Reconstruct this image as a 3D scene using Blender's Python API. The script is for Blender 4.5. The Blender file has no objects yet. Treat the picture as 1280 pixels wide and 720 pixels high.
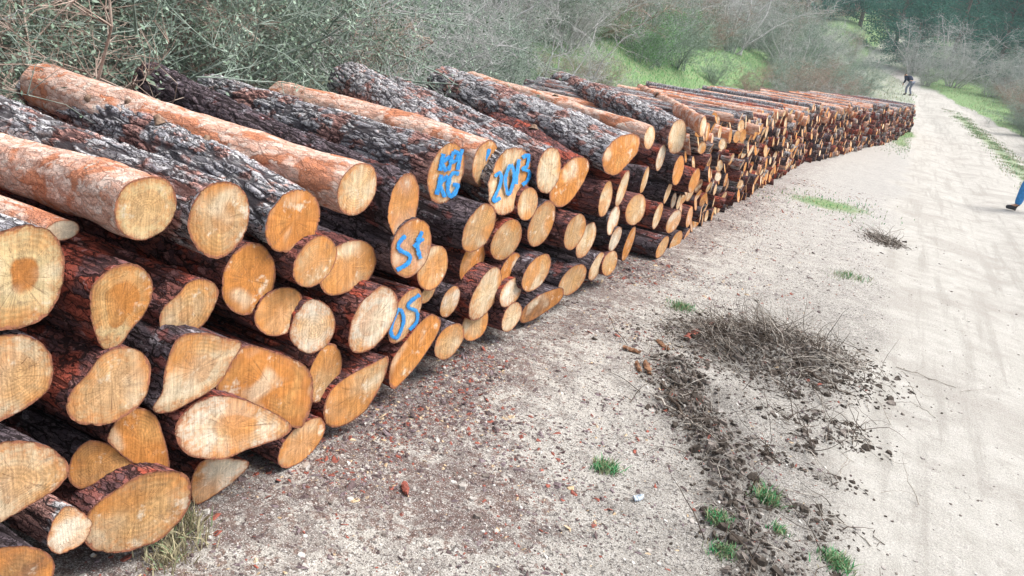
import bpy, math, random
import numpy as np
from mathutils import Matrix, Vector

random.seed(7)
rng = np.random.default_rng(7)
SC = bpy.context.scene
COL = SC.collection
H = 1.65

# ------------------------------------------------------------------ camera
cam_d = bpy.data.cameras.new("camera")
cam = bpy.data.objects.new("camera", cam_d)
COL.objects.link(cam)
r_ = np.array([.877, .458, .145]); d_ = np.array([.269, -.220, -.938]); f_ = np.array([-.397, .862, -.316])
f_ /= np.linalg.norm(f_)
r_ -= f_ * (r_ @ f_); r_ /= np.linalg.norm(r_)
d_ = np.cross(f_, r_)
cam.matrix_world = Matrix(((r_[0], -d_[0], -f_[0], 0), (r_[1], -d_[1], -f_[1], 0), (r_[2], -d_[2], -f_[2], H), (0, 0, 0, 1)))
cam_d.sensor_width = 36
cam_d.lens = 27.0
cam_d.clip_start = .05
cam_d.clip_end = 2000
SC.camera = cam
EYE = np.array([0, 0, H])

# ------------------------------------------------------------------ light
world = bpy.data.worlds.new("World"); SC.world = world
world.use_nodes = True
wn = world.node_tree.nodes; wl = world.node_tree.links
wn.clear()
sky = wn.new("ShaderNodeTexSky"); sky.sky_type = 'NISHITA'; sky.sun_disc = False
SUN_EL, SUN_AZ = math.radians(58), math.radians(60)
sky.sun_elevation = SUN_EL; sky.sun_rotation = SUN_AZ
sky.dust_density = 3.0; sky.air_density = 1.0
hs = wn.new("ShaderNodeHueSaturation"); hs.inputs['Saturation'].default_value = .35
bgn = wn.new("ShaderNodeBackground"); bgn.inputs['Strength'].default_value = .142
wo = wn.new("ShaderNodeOutputWorld")
wl.new(sky.outputs[0], hs.inputs['Color']); wl.new(hs.outputs[0], bgn.inputs[0]); wl.new(bgn.outputs[0], wo.inputs[0])
sd = bpy.data.lights.new("sun", 'SUN'); sd.energy = 2.3; sd.angle = math.radians(28); sd.color = (1, .96, .9)
so = bpy.data.objects.new("sun", sd); COL.objects.link(so)
sv = Vector((math.sin(SUN_AZ) * math.cos(SUN_EL), math.cos(SUN_AZ) * math.cos(SUN_EL), math.sin(SUN_EL)))
so.rotation_euler = sv.to_track_quat('Z', 'Y').to_euler()
so.location = (0, 0, 30)
vs = SC.view_settings
vs.view_transform = 'Standard'; vs.look = 'None'; vs.gamma = 1; vs.use_curve_mapping = False
vs.exposure = .93
SC.cycles.max_bounces = 6
SC.cycles.diffuse_bounces = 3
SC.cycles.transparent_max_bounces = 4

# ------------------------------------------------------------------ helpers
def ray(px, py):
    v = r_ * (px - 640) + d_ * (py - 360) + f_ * 960
    return v
def hit_plane(px, py, c, n):
    v = ray(px, py)
    return EYE + v * (np.dot(c - EYE, n) / np.dot(v, n))
def ground_at(px, py):
    v = ray(px, py) / 960.; tt = np.concatenate([np.arange(.5, 12, .01), np.arange(12, 120, .05)])
    P_ = EYE + tt[:, None] * v
    k = int(np.argmax(P_[:, 2] < terr(P_[:, 0], P_[:, 1])))
    p = P_[k]; return np.array([p[0], p[1], float(terr(p[0], p[1]))])

def _hash(i, j, k, s):
    h = (i * 374761393 + j * 668265263 + k * 2147483647 + s * 1274126177) & 0xffffffff
    h = ((h ^ (h >> 13)) * 1274126177) & 0xffffffff
    h = h ^ (h >> 16)
    return (h & 0xffffff) / float(0xffffff)
def vn(x, y, z, s=0):
    x = np.asarray(x, float); y = np.asarray(y, float) + 0 * x; z = np.asarray(z, float) + 0 * x
    xi = np.floor(x).astype(np.int64); yi = np.floor(y).astype(np.int64); zi = np.floor(z).astype(np.int64)
    fx = x - xi; fy = y - yi; fz = z - zi
    fx = fx * fx * (3 - 2 * fx); fy = fy * fy * (3 - 2 * fy); fz = fz * fz * (3 - 2 * fz)
    r = 0
    for a in (0, 1):
        for b in (0, 1):
            for c in (0, 1):
                w = (fx if a else 1 - fx) * (fy if b else 1 - fy) * (fz if c else 1 - fz)
                r = r + w * _hash(xi + a, yi + b, zi + c, s)
    return r
def fbm(x, y, z=0., s=0, o=4):
    t = 0; a = .5; k = 1
    for i in range(o):
        t = t + a * vn(np.asarray(x) * k, np.asarray(y) * k, np.asarray(z) * k, s + i); a *= .5; k *= 2.03
    return t
def worley(x, y, z, s=0):
    """distance to the nearest cell border and a random value per cell"""
    xi = np.floor(x).astype(np.int64); yi = np.floor(y).astype(np.int64); zi = np.floor(z).astype(np.int64)
    f1 = np.full(x.shape, 9.); f2 = np.full(x.shape, 9.); cid = np.zeros(x.shape)
    for a in (-1, 0, 1):
        for b in (-1, 0, 1):
            for c in (-1, 0, 1):
                i, j, k = xi + a, yi + b, zi + c
                d = np.sqrt((i + _hash(i, j, k, s) - x) ** 2 + (j + _hash(i, j, k, s + 1) - y) ** 2 + (k + _hash(i, j, k, s + 2) - z) ** 2)
                nw = d < f1
                f2 = np.where(nw, f1, np.minimum(f2, d)); cid = np.where(nw, _hash(i, j, k, s + 7), cid); f1 = np.where(nw, d, f1)
    return f2 - f1, cid
def sm(x, a, b):
    t = np.clip((x - a) / (b - a), 0, 1); return t * t * (3 - 2 * t)

def mesh_from(name, verts, faces, mats=(), smooth=True, mi=None):
    me = bpy.data.meshes.new(name)
    verts = np.asarray(verts, np.float32)
    if isinstance(faces, np.ndarray):
        nf, k = faces.shape
        me.vertices.add(len(verts)); me.vertices.foreach_set('co', verts.ravel())
        me.loops.add(nf * k); me.loops.foreach_set('vertex_index', faces.astype(np.int32).ravel())
        me.polygons.add(nf)
        me.polygons.foreach_set('loop_start', np.arange(0, nf * k, k, dtype=np.int32))
        try: me.polygons.foreach_set('loop_total', np.full(nf, k, np.int32))
        except Exception: pass
        me.update(calc_edges=True)
    else:
        me.from_pydata([tuple(v) for v in verts.tolist()], [], [tuple(f) for f in faces])
    for m in mats: me.materials.append(m)
    if mi is not None: me.polygons.foreach_set('material_index', np.asarray(mi, np.int32))
    me.polygons.foreach_set('use_smooth', np.full(len(me.polygons), smooth))
    me.update()
    return me
def fattr(me, name, vals):
    a = me.attributes.new(name, 'FLOAT', 'POINT'); a.data.foreach_set('value', np.asarray(vals, np.float32))
def cattr(me, name, vals):
    a = me.attributes.new(name, 'FLOAT_COLOR', 'POINT'); a.data.foreach_set('color', np.asarray(vals, np.float32).ravel())
def link(name, data, parent=None, **props):
    o = bpy.data.objects.new(name, data); COL.objects.link(o)
    if parent is not None: o.parent = parent
    for k, v in props.items(): o[k] = v
    return o
def copy_tree(o, parent=None):
    c = o.copy(); COL.objects.link(c)
    if parent is not None: c.parent = parent
    for ch in KIDS.get(o.name, []): copy_tree(ch, c)
    return c
KIDS = {}
def kid(p, c): KIDS.setdefault(p.name, []).append(c); return c

# ------------------------------------------------------------------ materials
class NT:
    def __init__(s, name, rough=.85, spec=.25):
        s.m = bpy.data.materials.new(name); s.m.use_nodes = True
        s.t = s.m.node_tree; s.n = s.t.nodes; s.b = s.n['Principled BSDF']
        s.b.inputs['Roughness'].default_value = rough
        s.b.inputs['Specular IOR Level'].default_value = spec
    def new(s, t, **k):
        x = s.n.new('ShaderNode' + t)
        for a, b in k.items(): setattr(x, a, b)
        return x
    def put(s, x, sock):
        if isinstance(x, (int, float)): sock.default_value = x
        elif isinstance(x, (tuple, list)): sock.default_value = tuple(x) + (1,) * (len(sock.default_value) - len(x))
        else: s.t.links.new(x, sock)
    def coord(s, kind='Object', scale=(1, 1, 1)):
        if kind == 'Pos': o = s.new('NewGeometry').outputs['Position']
        else: o = s.new('TexCoord').outputs[kind]
        mp = s.new('Mapping'); s.put(o, mp.inputs[0]); mp.inputs['Scale'].default_value = scale
        return mp.outputs[0]
    def noise(s, vec, scale=5, detail=4, rough=.6, dist=0.):
        x = s.new('TexNoise'); s.put(vec, x.inputs['Vector']); x.inputs['Scale'].default_value = scale
        x.inputs['Detail'].default_value = detail; x.inputs['Roughness'].default_value = rough; x.inputs['Distortion'].default_value = dist
        return x.outputs[0]
    def math(s, op, a, b=0., clamp=False):
        x = s.new('Math', operation=op, use_clamp=clamp); s.put(a, x.inputs[0]); s.put(b, x.inputs[1]); return x.outputs[0]
    def ramp(s, v, a, b, lo=0., hi=1.):
        x = s.new('MapRange', interpolation_type='SMOOTHSTEP'); s.put(v, x.inputs[0])
        for i, q in enumerate((a, b, lo, hi)): s.put(q, x.inputs[i + 1])
        return x.outputs[0]
    def mix(s, f, a, b, mode='MIX'):
        x = s.new('Mix', data_type='RGBA', blend_type=mode); s.put(f, x.inputs[0]); s.put(a, x.inputs[6]); s.put(b, x.inputs[7]); return x.outputs[2]
    def attr(s, name, out='Fac', typ='GEOMETRY'):
        x = s.new('Attribute', attribute_name=name, attribute_type=typ); return x.outputs[out]
    def val(s, c, f):   # multiply colour by scalar
        x = s.new('Mix', data_type='RGBA', blend_type='MULTIPLY'); x.inputs[0].default_value = 1
        s.put(c, x.inputs[6])
        cb = s.new('CombineColor'); [s.put(f, cb.inputs[i]) for i in range(3)]
        s.put(cb.outputs[0], x.inputs[7]); return x.outputs[2]
    def bump(s, h, strength=.5, dist=.01):
        x = s.new('Bump'); s.put(h, x.inputs['Height']); x.inputs['Strength'].default_value = strength; x.inputs['Distance'].default_value = dist
        s.put(x.outputs[0], s.b.inputs['Normal'])
    def col(s, c): s.put(c, s.b.inputs['Base Color']); return s.m

def wood_mat(name, stuff=False):
    t = NT(name, .8, .2)
    rad = t.attr('rad')
    if stuff:
        tint = t.attr('tint', 'Color'); hs_ = t.attr('tint', 'Alpha'); rnd = t.attr('rnd')
        P = t.coord('Pos', (1, 1, 1))
    else:
        oi = t.new('ObjectInfo'); tint = oi.outputs['Color']; hs_ = oi.outputs['Alpha']; rnd = oi.outputs['Random']
        P = t.coord('Object', (1, 1, 1))
    va = t.new('VectorMath', operation='ADD'); t.put(P, va.inputs[0])
    cb = t.new('CombineXYZ'); t.put(t.math('MULTIPLY', rnd, 37.), cb.inputs[0]); t.put(t.math('MULTIPLY', rnd, 91.), cb.inputs[1]); t.put(cb.outputs[0], va.inputs[1])
    P = va.outputs[0]
    n1 = t.noise(P, 9, 3); n2 = t.noise(P, 45, 5, .7); n3 = t.noise(P, 220, 3, .7)
    # heartwood
    hr = t.math('ADD', t.math('MULTIPLY', rnd, .35), .22)
    rd = t.math('ADD', rad, t.math('MULTIPLY', t.math('SUBTRACT', n1, .5), .45))
    heart = t.math('MULTIPLY', t.ramp(rd, t.math('ADD', hr, .07), t.math('SUBTRACT', hr, .05)), hs_)
    c = t.mix(heart, tint, (.50, .20, .055))
    lo = t.noise(P, 5, 2)
    st = t.math('MULTIPLY', t.ramp(t.math('ADD', n2, t.math('MULTIPLY', lo, .7)), .72, 1.02), t.ramp(rad, .3, .9))
    c = t.mix(t.math('MULTIPLY', st, .8), c, (.50, .20, .06))
    c = t.mix(t.math('MULTIPLY', t.ramp(lo, .5, .66), .6), c, (.60, .33, .12))
    c = t.mix(t.math('MULTIPLY', t.ramp(lo, .48, .34), .6), c, (.80, .68, .50))
    c = t.mix(t.math('MULTIPLY', t.ramp(t.math('ADD', rad, t.math('MULTIPLY', t.math('SUBTRACT', n2, .5), .5)), .72, .98), .55), c, (.42, .17, .06))
    rr = t.math('SINE', t.math('ADD', t.math('MULTIPLY', rad, t.ramp(rnd, 0., 1., 45., 80.)), t.math('MULTIPLY', n1, 12.)))
    c = t.val(c, t.ramp(t.math('MULTIPLY', rr, t.ramp(lo, .42, .66)), -1., 1., .86, 1.06))
    c = t.mix(t.math('MULTIPLY', t.ramp(t.noise(P, 3.2, 2), .50, .62), .65), c, (.60, .245, .06))
    c = t.mix(t.math('MULTIPLY', t.ramp(t.noise(P, 12, 4, .7), .58, .70), .6), c, (.82, .74, .60))
    # saw marks: long thin streaks across the face
    mp = t.new('Mapping'); t.put(P, mp.inputs[0]); mp.inputs['Rotation'].default_value = (0, 0, .5); mp.inputs['Scale'].default_value = (70, 5, 5)
    saw = t.noise(mp.outputs[0], 1, 2, .6)
    c = t.val(c, t.ramp(saw, .35, .65, .88, 1.07))
    c = t.val(c, t.ramp(n3, .3, .7, .90, 1.06))
    c = t.val(c, t.ramp(n2, .3, .7, .84, 1.1))
    # drying checks
    sa = t.noise(P, 26, 2, .5, 1.5)
    chk = t.math('MULTIPLY', t.ramp(t.math('ABSOLUTE', t.math('SUBTRACT', sa, .5)), .016, .004), t.ramp(n1, .45, .6))
    c = t.mix(t.math('MULTIPLY', chk, .10), c, (.12, .05, .02))
    # inner bark ring
    if not stuff:
        sp3 = t.new('SeparateXYZ'); t.put(t.new('TexCoord').outputs['Object'], sp3.inputs[0]); cx3 = t.new('CombineXYZ'); t.put(sp3.outputs[0], cx3.inputs[0]); t.put(sp3.outputs[1], cx3.inputs[1])
        nv3 = t.new('VectorMath', operation='NORMALIZE'); t.put(cx3.outputs[0], nv3.inputs[0])
        nd = t.new('TexNoise', noise_dimensions='4D'); t.put(nv3.outputs[0], nd.inputs['Vector']); t.put(t.math('ADD', t.math('MULTIPLY', rnd, 50.), t.math('MULTIPLY', n2, .12)), nd.inputs['W']); nd.inputs['Scale'].default_value = 4.5; nd.inputs['Detail'].default_value = 3
        rc = t.ramp(t.math('ABSOLUTE', t.math('SUBTRACT', nd.outputs[0], .5)), .010, .003)
        rc = t.math('MULTIPLY', t.math('MULTIPLY', rc, t.ramp(rad, .08, .2)), t.ramp(t.math('ADD', rad, t.math('MULTIPLY', n1, .6)), 1.05, .8))
        c = t.mix(t.math('MULTIPLY', rc, .6), c, (.13, .06, .03))
        c = t.val(c, t.ramp(nd.outputs[0], .3, .7, .86, 1.1))
    dirt = t.math('MULTIPLY', t.ramp(t.noise(P, 30, 5, .75), .55, .68), t.ramp(t.noise(P, 7, 2), .42, .62))
    c = t.mix(t.math('MULTIPLY', dirt, .55), c, (.17, .11, .075))
    rim = t.ramp(t.math('ADD', rad, t.math('MULTIPLY', t.math('SUBTRACT', n2, .5), .26)), .925, .975)
    c = t.mix(rim, c, t.mix(t.ramp(n2, .4, .6), (.10, .035, .02), (.34, .14, .08)))
    t.bump(t.math('ADD', t.math('ADD', t.math('MULTIPLY', saw, 1.1), t.math('MULTIPLY', n3, .35)), t.math('MULTIPLY', chk, -.3)), .9, .006)
    return t.col(c)

def bark_mat(name, plate, plate2, inner, crack, patch=.5, fs=30., al=.2, flake=(.4, .14, .08), bs=.9, bd=.012, ck=1., geo_w=1.):
    t = NT(name, .95, .12)
    rnd = t.new('ObjectInfo').outputs['Random']
    P0 = t.coord('Object', (1, 1, 1))
    va = t.new('VectorMath', operation='ADD'); t.put(P0, va.inputs[0])
    cb = t.new('CombineXYZ'); [t.put(t.math('MULTIPLY', rnd, q), cb.inputs[i]) for i, q in enumerate((23., 71., 41.))]
    t.put(cb.outputs[0], va.inputs[1]); P0 = va.outputs[0]
    # warp, then stretch along the log
    nz_ = t.new('TexNoise'); t.put(P0, nz_.inputs['Vector']); nz_.inputs['Scale'].default_value = 38; nz_.inputs['Detail'].default_value = 3
    sc_ = t.new('VectorMath', operation='SCALE'); t.put(nz_.outputs['Color'], sc_.inputs[0]); sc_.inputs['Scale'].default_value = .030
    ad = t.new('VectorMath', operation='ADD'); t.put(P0, ad.inputs[0]); t.put(sc_.outputs[0], ad.inputs[1])
    mp = t.new('Mapping'); t.put(ad.outputs[0], mp.inputs[0]); mp.inputs['Scale'].default_value = (1, 1, al); P = mp.outputs[0]
    def vor(sc):
        a = t.new('TexVoronoi', feature='DISTANCE_TO_EDGE'); t.put(P, a.inputs['Vector']); a.inputs['Scale'].default_value = sc
        b = t.new('TexVoronoi', feature='F1'); t.put(P, b.inputs['Vector']); b.inputs['Scale'].default_value = sc
        sp = t.new('SeparateColor'); t.put(b.outputs['Color'], sp.inputs[0]); return a.outputs['Distance'], sp.outputs[0]
    e1, id1 = vor(fs * 1.3); e2, id2 = vor(fs * 3.1)
    big = t.noise(P0, 4.5, 3); n2 = t.noise(P, fs * 4, 4, .7); fine = t.noise(P0, 260, 3, .7)
    c = t.mix(t.ramp(t.math('ADD', t.math('MULTIPLY', id2, .6), t.math('MULTIPLY', n2, .8)), .4, .95), plate, plate2)
    c = t.mix(t.math('MULTIPLY', t.ramp(t.math('ADD', big, t.math('MULTIPLY', t.math('SUBTRACT', id1, .5), .16)), patch, patch + .07), .85), c, inner)
    c = t.mix(t.math('MULTIPLY', t.ramp(t.math('ADD', t.noise(P0, 13, 3), t.math('MULTIPLY', id2, .1)), .67, .73), .8), c, flake)
    wid = t.ramp(t.noise(P0, 20, 2), .3, .7, .02, .13)
    cr = t.ramp(e1, wid, t.math('MULTIPLY', wid, .3)); cr2 = t.ramp(e2, .09, .02)
    geo = t.math('MULTIPLY', t.attr('crack'), geo_w)
    tot = t.math('MAXIMUM', t.ramp(geo, .62, 1.), t.math('MAXIMUM', t.math('MULTIPLY', cr, .95 * ck), t.math('MULTIPLY', cr2, .6 * ck)), True)
    c = t.mix(t.math('MULTIPLY', tot, .92), c, crack)
    c = t.val(c, t.ramp(fine, .25, .75, .6, 1.3))
    t.bump(t.math('SUBTRACT', t.math('ADD', t.math('ADD', t.math('MULTIPLY', n2, .45), t.math('MULTIPLY', id2, .25)), t.math('MULTIPLY', fine, .2)), tot), bs, bd)
    return t.col(c)

M = {}
M['wood'] = wood_mat('sawn_wood')
M['wood_far'] = wood_mat('sawn_wood_far', True)
M['grey'] = bark_mat('grey_furrowed_bark', (.68, .66, .665), (.38, .365, .395), (.48, .225, .18), (.022, .014, .017), .52, 26, .15, (.68, .40, .33))
M['pink'] = bark_mat('flaky_pink_bark', (.80, .60, .50), (.66, .38, .28), (.58, .21, .10), (.15, .07, .06), .49, 20, .3, (.80, .70, .60), .9, .009, .42)
M['red'] = bark_mat('red_brown_bark', (.33, .125, .105), (.17, .09, .095), (.46, .10, .06), (.025, .014, .014), .52, 22, .3, (.55, .28, .26))
M['dark'] = bark_mat('dark_bark', (.20, .155, .17), (.11, .085, .10), (.26, .09, .08), (.015, .01, .01), .56, 24, .25, (.46, .42, .46))
M['knot'] = None
t = NT('blue_spray_paint', .55, .4)
P = t.coord('Object')
al_ = t.ramp(t.math('ADD', t.attr('cover'), t.math('MULTIPLY', t.math('SUBTRACT', t.noise(P, 130, 4, .7), .5), 1.5)), .10, .38, 0., .98)
t.put(al_, t.b.inputs['Alpha'])
M['paint'] = t.col(t.mix(t.ramp(t.noise(P, 70, 4), .35, .7), (.008, .19, .56), (.05, .34, .68)))

def simple(name, a, b, scale=20, rough=.9, bs=.4, bd=.01, kind='Object', spec=.2):
    t = NT(name, rough, spec); P = t.coord(kind)
    n = t.noise(P, scale, 4, .65)
    t.bump(n, bs, bd)
    return t.col(t.mix(t.ramp(n, .35, .65), a, b))

M['knot'] = simple('branch_knot', (.12, .075, .055), (.30, .20, .14), 60, bs=.8)

# ------------------------------------------------------------------ terrain
_ky = np.array([-400, 18, 22, 27, 32, 37, 42, 52, 60, 70, 90, 150, 300]); _kz = np.array([0, 0, .03, .12, .30, .52, .80, 1.46, 2.3, 3.4, 6, 13, 24])
def road_c(y):   # centre and half width of the dirt track
    c = np.interp(y, [-50, 28, 34, 44, 52, 60, 72, 110], [2.7, 2.65, 2.4, 1.6, .85, -.6, -4.5, -22])
    w = np.interp(y, [-50, 28, 34, 44, 52, 110], [2.55, 2.45, 2.2, 1.6, .9, .9]); return c, w
TRAIL = [(-.74, 4.0), (-.70, 3.8), (-.50, 3.45), (-.30, 3.1), (-.16, 2.8), (-.06, 2.45), (.0, 2.1)]
def trail(x, y, w):
    x = np.asarray(x, float); y = np.asarray(y, float); d = np.full(x.shape, 9.)
    for (a, b), (c, e) in zip(TRAIL[:-1], TRAIL[1:]):
        L2 = (c - a) ** 2 + (e - b) ** 2; t_ = np.clip(((x - a) * (c - a) + (y - b) * (e - b)) / L2, 0, 1)
        d = np.minimum(d, np.hypot(x - a - t_ * (c - a), y - b - t_ * (e - b)))
    n_ = fbm(x * 5, y * 5, 0, 77, 4)
    main = np.exp(-(d / w) ** 2)
    side = .6 * np.exp(-((x + .02) / .20) ** 2) * sm(y, 2.0, 2.6) * (1 - sm(y, 4.0, 4.6)) * sm(n_, .42, .54)
    return np.maximum(main * sm(n_, .28, .44), side)
def terr(x, y, fine=False):
    x = np.asarray(x, float); y = np.asarray(y, float)
    z = np.interp(y, _ky, _kz) 
    bk = sm(-x, 4.1, 8.5)
    z = z + bk * (.25 + 1.45 * sm(y, 7, 18)) + sm(-x, 9, 40) * (1 + 5 * sm(y, 5, 40))
    z = z + sm(x, 6, 11) * .6 + sm(x, 14, 60) * 3
    c, w = road_c(y)
    e = sm(np.abs(x - c) + .35 * (fbm(x * 1.1, y * 1.1, 0, 51, 3) - .45), w * .85, w * 1.15)
    z = z - (.035 - .012 * (fbm(x * 2.2, y * .6, 0, 61, 4) - .4)) * (1 - e)
    for rc in (-1.35, 1.1): z = z - .05 * np.exp(-((x - c - rc) / .35) ** 2) * (1 - e)
    z = z + .10 * (fbm(x * .35, y * .35, 0, 5, 3) - .44) * e * sm(np.abs(y) + np.abs(x), 4, 14)
    # verge hummocks, debris heap and ridge of disturbed soil at the track's edge
    z = z + .02 * (fbm(x * 3, y * 3, 0, 11, 4) - .45) * e
    hx, hy = -.38, 4.70
    u = (x - hx) * .90 + (y - hy) * .43; v = -(x - hx) * .43 + (y - hy) * .90
    z = z + .15 * np.exp(-(u / .46) ** 2 - (v / .30) ** 2) * (.35 + 1.3 * fbm(x * 7, y * 7, 0, 21, 4))
    z = z + .05 * trail(x, y, .15) * (.1 + 3.6 * np.abs(fbm(x * 7, y * 7, 0, 31, 4) - .45))
    r2 = np.exp(-(((x + .55) * .5 + (y - 3.95) * .87) / .13) ** 2) * np.exp(-((x + .55) / .5) ** 2)
    z = z + .05 * r2 * (.4 + fbm(x * 8, y * 8, 0, 33, 3))
    if fine:
        z = z + .012 * (fbm(x * 22, y * 22, 0, 41, 3) - .44) * (.35 + .9 * e) * (1 - sm(y, 7, 12)) * sm(x, -4.5, -3.5) * (1 - sm(x, 1.6, 2.2))
    return z

def axis_pts(spec):
    out = []
    for a, b, st in spec: out.append(np.arange(a, b, st))
    return np.unique(np.concatenate(out))
gx = axis_pts([(-240, -60, 30), (-60, -14, 3), (-14, -4, .5), (-4, -1.9, .12), (-1.9, 1.6, .026), (1.6, 3.2, .07), (3.2, 12, .35), (12, 60, 4), (60, 241, 30)])
gy = axis_pts([(-120, -10, 20), (-10, .4, 1), (.4, 1.2, .1), (1.2, 6.6, .026), (6.6, 12, .055), (12, 30, .2), (30, 90, .8), (90, 200, 8), (200, 300, 20)])
X, Y = np.meshgrid(gx, gy, indexing='ij')
Z = terr(X, Y, True)
nx, ny = X.shape
idx = np.arange(nx * ny).reshape(nx, ny)
F = np.stack([idx[:-1, :-1], idx[1:, :-1], idx[1:, 1:], idx[:-1, 1:]], -1).reshape(-1, 4)

t = NT('dirt_ground', .95, .15)
Pp = t.coord('Pos')
sx = t.new('SeparateXYZ'); t.put(Pp, sx.inputs[0]); gxn, gyn = sx.outputs[0], sx.outputs[1]
nb = t.noise(Pp, 1.1, 4); nm = t.noise(Pp, 7, 5, .65); nf = t.noise(Pp, 48, 5, .7); ng = t.noise(Pp, 190, 3, .7); nv = t.noise(Pp, 26, 3, .6)
road = t.attr('road'); grs = t.attr('green'); heap = t.attr('heap'); litter = t.attr('litter')
soil = t.mix(t.ramp(nm, .35, .65), (.535, .505, .46), (.40, .375, .34))
soil = t.mix(t.math('MULTIPLY', t.ramp(nf, .54, .60), .85), soil, (.13, .118, .11))
soil = t.mix(t.math('MULTIPLY', t.ramp(t.math('ADD', nv, t.math('MULTIPLY', litter, .24)), .68, .76), .75), soil, (.18, .10, .075))
soil = t.mix(t.math('MULTIPLY', t.ramp(t.math('ADD', nm, t.math('MULTIPLY', litter, .3)), .6, .85), .6), soil, (.13, .09, .085))
soil = t.mix(t.ramp(ng, .57, .65), soil, (.62, .61, .60))
soil = t.mix(t.math('MULTIPLY', t.ramp(t.noise(Pp, 105, 3, .75), .57, .62), .85), soil, (.10, .085, .08))
soil = t.mix(t.math('MULTIPLY', t.ramp(ng, .43, .36), .75), soil, (.11, .10, .097))
soil = t.val(soil, t.math('SUBTRACT', 1., t.math('MULTIPLY', t.math('MULTIPLY', t.ramp(gxn, -1.1, -.3), t.ramp(gyn, 9., 4.)), t.ramp(nb, .3, .6, .08, .26))))
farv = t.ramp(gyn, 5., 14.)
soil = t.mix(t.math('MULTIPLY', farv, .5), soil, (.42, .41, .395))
soil = t.mix(t.math('MULTIPLY', heap, t.ramp(nf, .3, .6, .95, .55)), soil, (.045, .036, .031))
rdc = t.mix(t.ramp(nm, .3, .7), (.51, .49, .455), (.43, .41, .375))
rdc = t.mix(t.math('MULTIPLY', t.ramp(t.math('ADD', nf, t.math('MULTIPLY', nm, .3)), .76, .86), .6), rdc, (.33, .30, .28))
strk = t.noise(t.coord('Pos', (7, .35, 1)), 1, 4, .65)
rdc = t.mix(t.math('MULTIPLY', t.ramp(strk, .50, .64), .6), rdc, (.34, .32, .29))
rdc = t.mix(t.math('MULTIPLY', t.ramp(nb, .48, .62), .6), rdc, (.36, .335, .305))
rdc = t.mix(t.math('MULTIPLY', t.ramp(t.noise(Pp, 2.6, 4, .7), .55, .64), .5), rdc, (.34, .315, .285))
trd = t.new('TexWave', wave_type='BANDS', bands_direction='Y', wave_profile='SIN'); t.put(Pp, trd.inputs['Vector']); trd.inputs['Scale'].default_value = 9; trd.inputs['Distortion'].default_value = 3; trd.inputs['Detail'].default_value = 2; trd.inputs['Detail Scale'].default_value = 3
trk = t.math('MULTIPLY', t.ramp(t.math('ABSOLUTE', t.math('SUBTRACT', gxn, t.math('ADD', 1.02, t.math('MULTIPLY', nb, .25)))), .30, .12), t.ramp(nb, .38, .5))
rdc = t.mix(t.math('MULTIPLY', t.math('MULTIPLY', trd.outputs['Fac'], trk), .28), rdc, (.30, .28, .26))
rdc = t.mix(t.math('MULTIPLY', t.ramp(t.noise(Pp, 90, 3, .7), .62, .7), .55), rdc, (.30, .28, .265))
rf = t.ramp(t.math('ADD', road, t.math('MULTIPLY', t.math('SUBTRACT', t.math('ADD', nm, nf), 1.), .55)), .18, .82)
c = t.mix(rf, soil, rdc)
gr = t.mix(t.ramp(nm, .35, .65), (.12, .26, .09), (.26, .31, .17))
gf = t.ramp(t.math('ADD', grs, t.math('MULTIPLY', t.math('SUBTRACT', nm, .5), .6)), .4, .7)
c = t.mix(gf, c, gr)
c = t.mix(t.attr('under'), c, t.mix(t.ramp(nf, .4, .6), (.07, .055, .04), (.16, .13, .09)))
c = t.val(c, t.ramp(ng, .3, .7, .72, 1.18))
t.bump(t.math('ADD', t.math('ADD', t.math('MULTIPLY', nf, 1.6), t.math('MULTIPLY', ng, .5)), t.math('MULTIPLY', nm, t.ramp(road, .3, .7, 1.2, .35))), .8, .012)
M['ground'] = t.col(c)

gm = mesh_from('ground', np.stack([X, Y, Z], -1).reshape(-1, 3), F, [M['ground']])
c_, w_ = road_c(Y)
roadv = 1 - sm(np.abs(X - c_) + .8 * (fbm(X * 1.1, Y * 1.1, 0, 51, 4) - .45), w_ - .30, w_ + .38)
roadv = roadv * (1 - .75 * sm(Y, 52, 58))
strip = np.exp(-((X - c_ - .3) / .5) ** 2) * sm(Y, 15, 20) * (1 - sm(Y, 42, 50)) * .75
green = np.maximum.reduce([sm(-X, 4.3, 5.2) * (.12 + .88 * sm(Y, 9, 14)), strip * .8, sm(X, 5.0, 6) * .45, sm(Y, 33, 40) * (1 - roadv) * .52,
                           .75 * np.exp(-((X + .7) / .8) ** 2 - ((Y - 11.5) / .8) ** 2), .8 * sm(Y, 22, 27) * (1 - roadv) * sm(X, -1.0, .2)])
u = (X + .38) * .90 + (Y - 4.70) * .43; v = -(X + .38) * .43 + (Y - 4.70) * .90
hp = np.exp(-(u / .54) ** 4 - (v / .36) ** 4) * sm(fbm(X * 6, Y * 6, 0, 97, 3), .22, .36)
rdg = trail(X, Y, .19) * .85
hp = np.maximum(hp, rdg * .9)
lit = np.exp(-((X + 1.72) / .6) ** 2) * (.6 + .9 * fbm(X * 3, Y * 3, 0, 19, 3)) + .9 * np.exp(-((X + 1.0) / .35) ** 2 - ((Y - 2.2) / .35) ** 2)
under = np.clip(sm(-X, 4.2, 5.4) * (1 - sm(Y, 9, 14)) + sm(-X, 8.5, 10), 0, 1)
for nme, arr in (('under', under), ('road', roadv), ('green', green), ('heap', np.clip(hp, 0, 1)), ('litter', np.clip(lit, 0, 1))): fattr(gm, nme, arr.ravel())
link('ground', gm, kind='structure')

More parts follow.
